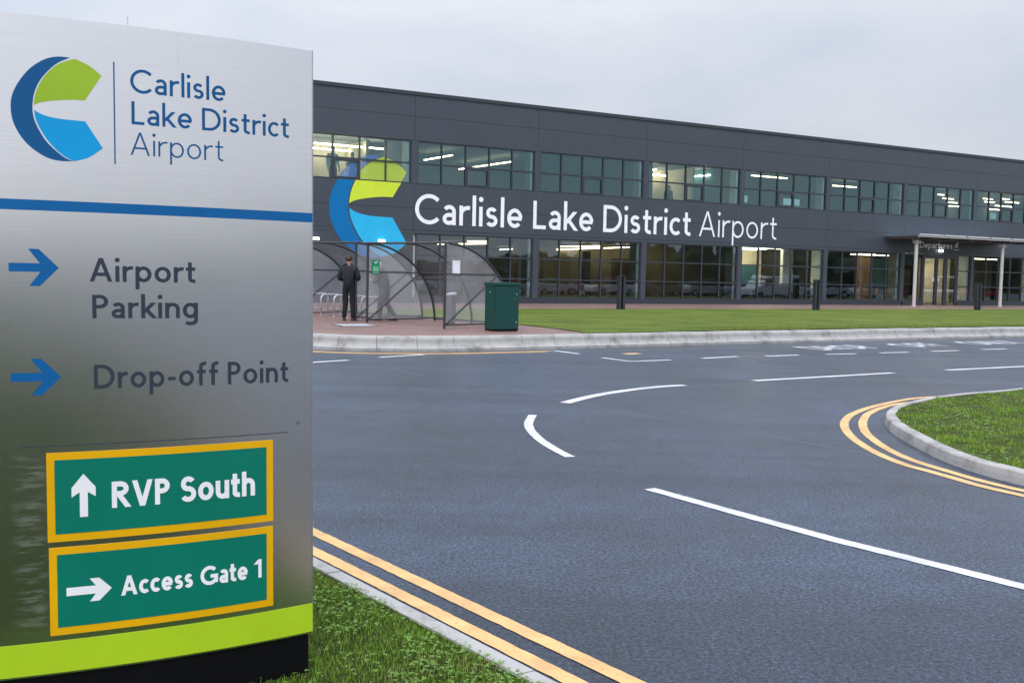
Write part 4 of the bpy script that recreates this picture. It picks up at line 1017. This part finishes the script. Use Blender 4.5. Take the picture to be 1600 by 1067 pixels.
person((-4.60,29.62,plat_z((-4.6,29.62))), radians(-8), dict(elL=(-.285,-.04,1.14), wrL=(-.12,.20,1.10), elR=(.285,-.03,1.14), wrR=(.12,.20,1.12), hipL=(-.095,0,.90), ankL=(-.125,-.01,.09), toeL=(-.16,.16,.035), ankR=(.125,-.01,.09), toeR=(.17,.15,.035)),
       man_m, 'man seen from behind in dark jacket and trousers beside the shelter post', scale=1.035)
old_m = dict(skin=M['skin2'], lip=M['lip'], hair=M['hair_gr'], top=M['coat_gr'], trs=M['coat_gr'], shoe=M['bshoe'])
person((-3.66,30.22,plat_z((-3.66,30.22))), radians(75), dict(waist=(0,.03,1.08), chest=(0,.11,1.27), neck0=(0,.17,1.40), neck=(0,.20,1.45), head0=(0,.235,1.52), head1=(0,.25,1.585), head2=(0,.25,1.66), face=(0,1,-.1),
       shL=(-.18,.12,1.36), elL=(-.23,.17,1.08), wrL=(-.12,.36,1.14), shR=(.18,.12,1.36), elR=(.25,.26,1.16), wrR=(.12,.29,1.42), kneeL=(-.09,.10,.50), ankL=(-.09,.14,.09), toeL=(-.09,.32,.035), kneeR=(.09,-.02,.49), ankR=(.09,-.28,.13), toeR=(.09,-.12,.035), hem=(0,0,.62)),
       old_m, 'grey haired person in a grey coat stooping behind the clear shelter panel', hair='full')
up_m = dict(skin=M['skin'], lip=M['lip'], hair=M['hair_dk'], top=M['shirt'], trs=M['dk_trouser'], shoe=M['bshoe'])
person(W(-8.1, -.95, 5.1)[:2]+(5.1,), TH+pi, {}, up_m, 'person in a pale shirt at the upper window beside the steel sign', scale=.95)
up2 = dict(up_m); up2['top'] = M['blue_top']; up2['hair'] = M['hair_dk']
person(W(-7.0, -1.6, 5.1)[:2]+(5.1,), TH+pi-.4, dict(wrR=(.13,.25,1.35)), up2, 'person in a blue top at the upper window by the logo', scale=.90)
up3 = dict(up_m); up3['top'] = M['coat_gr']
person(W(9.75, -1.6, 4.72)[:2]+(4.72,), TH+pi, {}, up3, 'dark haired person seated low in the lit upper office window', scale=.9)

# ------------------------------------------------------------------ furniture seen through the glass
def chair(mat):
    root = empty('chair', (0,0,0))
    mb = MB(); mb.box(XYZ, -.26, .26, -.26, .26, .38, .46); mb.build('seat', mat, root, bevel=.02)
    mb = MB(); mb.box(XYZ, -.26, .26, .20, .27, .47, .90); mb.build('backrest', mat, root, bevel=.02)
    for x in (-.22, .22):
        for y in (-.22, .22):
            mb = MB(); mb.cyl((x,y,0), (x,y,.379), .018, n=8); mb.build('leg', M['galv'], root)
    return root
ch = chair(M['i_orange'])
cs = [(4.2,2.0,.3),(4.9,2.1,-.2),(5.4,2.6,.6),(25.9,2.2,.4),(27.4,2.9,2.5),(28.4,3.0,.2)]
for i, (s, d, r) in enumerate(cs):
    o = ch if i == 0 else copy_tree(ch); o.location = W(s, -d, .46); o.rotation_euler = (0, 0, TH+r)
    tag(o, 'orange brown chair behind the ground floor glass ' + ['left of the first bollard, leftmost', 'left of the first bollard, middle', 'just left of the first bollard', 'behind the left canopy column', 'just inside the entrance doors, left one', 'just inside the entrance doors, right one'][i], 'chair', 'chairs inside the ground floor')
ds = empty('reception_desk', W(16.1, -1.3, .46)); tag(ds, 'long black fronted desk behind the lit ground floor window', 'desk')
mb = MB(); mb.box(WB, 13.5, 18.7, -.9, -.82, .47, 1.42); mb.build('front_panel', M['i_dark'], ds)
mb = MB(); mb.box(WB, 13.45, 18.75, -1.6, -.80, 1.425, 1.47); mb.build('worktop', M['i_dark'], ds)
mb = MB(); mb.box(WB, 13.5, 13.6, -1.55, -.91, .47, 1.42); mb.build('side_panel', M['i_dark'], ds)
for i, (s, z, fl_) in enumerate([(13.95,5.83,1),(17.0,5.83,1),(17.6,5.83,1),(33.9,5.83,1)]):
    mo = empty('monitor', W(s, -.8, z-.35)); tag(mo, ['computer monitor glowing at left of the upper window right of the lit office', 'computer monitor glowing in the upper window, left of a pair', 'computer monitor glowing in the upper window, right of a pair', 'computer monitor glowing in the upper window above the canopy left end'][i], 'monitor')
    mb = MB(); mb.box(WB, s-.27, s+.27, -.83, -.80, z-.17, z+.17); sc = mb.build('screen', M['screen'], mo)
    mb = MB(); mb.box(WB, s-.03, s+.03, -.86, -.831, z-.36, z); mb.build('stand', M['i_dark'], mo)

# ------------------------------------------------------------------ car park behind the camera (seen in the glass)
def car(paintm, van=False):
    root = empty('parked_car', (0,0,0)); L = 4.3 if not van else 5.2; wd = .88
    side = [(-L/2,.35),(-L/2,.75),(-L/2+.15,.95),(-L/2+1.0,1.0),(L/2-.35,1.0),(L/2,.85),(L/2,.35)] if not van else [(-L/2,.4),(-L/2,.9),(-L/2+.9,1.1),(-L/2+1.6,1.95),(L/2-.1,2.0),(L/2,.9),(L/2,.4)]
    mb = MB(); n = len(side); vs = [(x, -wd, z) for x, z in side]+[(x, wd, z) for x, z in side]
    mb.add(vs, [tuple(range(n))[::-1], tuple(range(n, 2*n))]+[(i, (i+1) % n, n+(i+1) % n, n+i) for i in range(n)]); mb.build('body', paintm, root, bevel=.06)
    if not van:
        cab_ = [(-L/2+.95,1.0),(-L/2+1.65,1.43),(L/2-1.0,1.46),(L/2-.3,1.02)]
        mb = MB(); vs = [(x, -wd+.04, z) if z < 1.1 else (x, -wd+.18, z) for x, z in cab_]+[(x, wd-.04, z) if z < 1.1 else (x, wd-.18, z) for x, z in cab_]
        mb.add(vs, [(3,2,1,0),(4,5,6,7),(0,1,5,4),(2,3,7,6)], 0); mb.add([vs[1],vs[2],vs[6],vs[5]], [(0,1,2,3)], 1); mb.build('windows', [M['black'], paintm], root)
    else:
        mb = MB(); mb.box(XYZ, -L/2+1.3, -L/2+2.2, -wd-.005, wd+.005, 1.15, 1.7); mb.build('windows', M['black'], root)
    for x in (-L/2+.85, L/2-.85):
        for y in (-wd+.08, wd-.08):
            mb = MB(); mb.cyl((x,y-.1,.32), (x,y+.1,.32), .32, n=18); w = mb.build('wheel', M['black'], root)
            mb = MB(); mb.cyl((x,y-.11,.32), (x,y+.11,.32), .18, n=12); mb.build('rim', M['galv'], w)
    for y in (-.62, .62):
        mb = MB(); mb.box(XYZ, L/2-.02, L/2+.015, y-.18, y+.18, .68, .82); mb.build('tail_light', M['red'], root)
    return root
M['red'] = paint('tail_red', (.55,.015,.02), .3)
cc = dict(white=(.70,.71,.72), silver=(.35,.37,.40), blue=(.03,.08,.24), dark=(.03,.03,.035), crimson=(.38,.02,.03), grey=(.16,.17,.18), pale=(.5,.55,.6))
CM = {k: paint('car_'+k, v, .25, .03) for k, v in cc.items()}
CL = [(11.5+5.1*i, 30.5+.4*(i % 3), 0, ['white','silver','pale','white','grey','silver','blue','white','pale','silver','dark','white'][i], 0) for i in range(12)]
CL += [(10+2.75*i, 37.5, 1.57, ['silver','white','blue','pale','dark','white','grey','silver','crimson'][i % 9], 0) for i in range(20)]
CL += [(38.5, 24.5, 0, 'white', 1), (70, 28, 0, 'crimson', 0)]
for i, (s, off, rot, c, van) in enumerate(CL):
    o = car(CM[c], bool(van)); q = W(s, off, 0); o.location = q; o.rotation_euler = (0, 0, TH+rot)
    tag(o, '%s %s parked in the car park, mirrored in the terminal glass' % ({'pale':'pale blue','dark':'black','crimson':'red'}.get(c, c), 'van' if van else ('car side on' if rot == 0 else 'car end on')), 'car', 'parked cars mirrored in the glass')
# far tree belt that the glass and the steel reflect
mb = MB()
for i in range(420):
    az = radians(-175+190*i/419); R = random.uniform(190, 260); cx, cy = R*cos(az), R*sin(az)+10; w = random.uniform(3, 7); h = random.uniform(3.6, 4.2)+max(0, min(5, (math.degrees(az)+24)*.55))
    nu, nv = 7, 4; vs = []; fs = []
    for j in range(nv+1):
        for k in range(nu):
            t = pi/2*j/nv; a = 2*pi*k/nu; q = random.uniform(.75, 1.2); vs.append((cx+w*q*cos(t)*cos(a), cy+w*q*cos(t)*sin(a), -1+(h+1)*q*sin(t)))
    for j in range(nv):
        for k in range(nu): fs.append((j*nu+k, j*nu+(k+1) % nu, (j+1)*nu+(k+1) % nu, (j+1)*nu+k))
    mb.add(vs, fs)
M['tree'] = paint('far_trees', (.055,.068,.042), .95, .5, .4)
tag(mb.build('far_woodland', M['tree']), kind='stuff')['label'] = 'distant belt of dark trees across the fields behind the camera'

# ------------------------------------------------------------------ sky, sun, camera
w = bpy.data.worlds.new('World'); S.world = w; w.use_nodes = True; nt = w.node_tree; nt.nodes.clear()
out = nt.nodes.new('ShaderNodeOutputWorld'); sky = nt.nodes.new('ShaderNodeTexSky'); sky.sky_type = 'NISHITA'; sky.sun_disc = False
SUN_EL, SUN_AZ = radians(44), radians(190)      # azimuth clockwise from +Y
sky.sun_elevation = SUN_EL; sky.sun_rotation = SUN_AZ
bg1 = nt.nodes.new('ShaderNodeBackground'); bg1.inputs[1].default_value = .10; nt.links.new(sky.outputs[0], bg1.inputs[0])
tc = nt.nodes.new('ShaderNodeTexCoord'); sep = nt.nodes.new('ShaderNodeSeparateXYZ'); nt.links.new(tc.outputs['Generated'], sep.inputs[0])
n1 = noise(nt, 2.6, 6, .55, mapping(nt, tc.outputs['Generated'], (1,1,2.6)))
azb = nt.nodes.new('ShaderNodeMapRange'); azb.inputs[1].default_value = 1; azb.inputs[2].default_value = -1; azb.inputs[3].default_value = 1; azb.inputs[4].default_value = 1.6; nt.links.new(sep.outputs['Y'], azb.inputs[0])
cl = ramp(nt, n1.outputs['Fac'], [(.30, (.60,.67,.79)), (.48, (.735,.775,.87)), (.56, (.78,.805,.885)), (.72, (.90,.91,.955))])
elev = nt.nodes.new('ShaderNodeMapRange'); elev.inputs[1].default_value = 0; elev.inputs[2].default_value = 1; elev.inputs[3].default_value = .84; elev.inputs[4].default_value = 2.8
pz = nt.nodes.new('ShaderNodeMath'); pz.operation = 'POWER'; pz.inputs[1].default_value = 1.6; pz.use_clamp = True
nt.links.new(sep.outputs['Z'], pz.inputs[0]); nt.links.new(pz.outputs[0], elev.inputs[0])
azr = nt.nodes.new('ShaderNodeMapRange'); azr.inputs[1].default_value = -.5; azr.inputs[2].default_value = .5; azr.inputs[3].default_value = 1.08; azr.inputs[4].default_value = .93
nt.links.new(sep.outputs['X'], azr.inputs[0])
mu = nt.nodes.new('ShaderNodeMath'); mu.operation = 'MULTIPLY'; nt.links.new(elev.outputs[0], mu.inputs[0]); mu2 = nt.nodes.new('ShaderNodeMath'); mu2.operation = 'MULTIPLY'; nt.links.new(azr.outputs[0], mu2.inputs[0]); nt.links.new(azb.outputs[0], mu2.inputs[1]); nt.links.new(mu2.outputs[0], mu.inputs[1])
bg2 = nt.nodes.new('ShaderNodeBackground'); nt.links.new(cl.outputs[0], bg2.inputs[0]); nt.links.new(mu.outputs[0], bg2.inputs[1])
mx = nt.nodes.new('ShaderNodeMixShader'); mx.inputs[0].default_value = .9
nt.links.new(bg1.outputs[0], mx.inputs[1]); nt.links.new(bg2.outputs[0], mx.inputs[2]); nt.links.new(mx.outputs[0], out.inputs[0])
sl = bpy.data.lights.new('sun', 'SUN'); sl.energy = 1.0; sl.angle = radians(28); sl.color = (1, .96, .90); so = bpy.data.objects.new('sun', sl); COL.objects.link(so)
sd = Vector((sin(SUN_AZ)*cos(SUN_EL), cos(SUN_AZ)*cos(SUN_EL), sin(SUN_EL))); so.rotation_euler = sd.to_track_quat('Z', 'Y').to_euler()
cam = bpy.data.cameras.new('camera'); cam.sensor_width = 36; cam.lens = 1650/1600*36; cam.clip_end = 3000; co_ = bpy.data.objects.new('camera', cam); COL.objects.link(co_)
pt, rl = radians(-3.7776400), radians(1.2400405)
X = Vector((1,0,0)); U = Vector((0,-sin(pt),cos(pt))); Fw = Vector((0,cos(pt),sin(pt)))
r_ = X*cos(rl)+U*sin(rl); u_ = -X*sin(rl)+U*cos(rl)
co_.matrix_world = Matrix(((r_.x,u_.x,-Fw.x,0),(r_.y,u_.y,-Fw.y,0),(r_.z,u_.z,-Fw.z,1.85),(0,0,0,1)))
S.camera = co_
S.view_settings.view_transform = 'Standard'; S.view_settings.look = 'None'; S.view_settings.exposure = 0; S.view_settings.gamma = 1
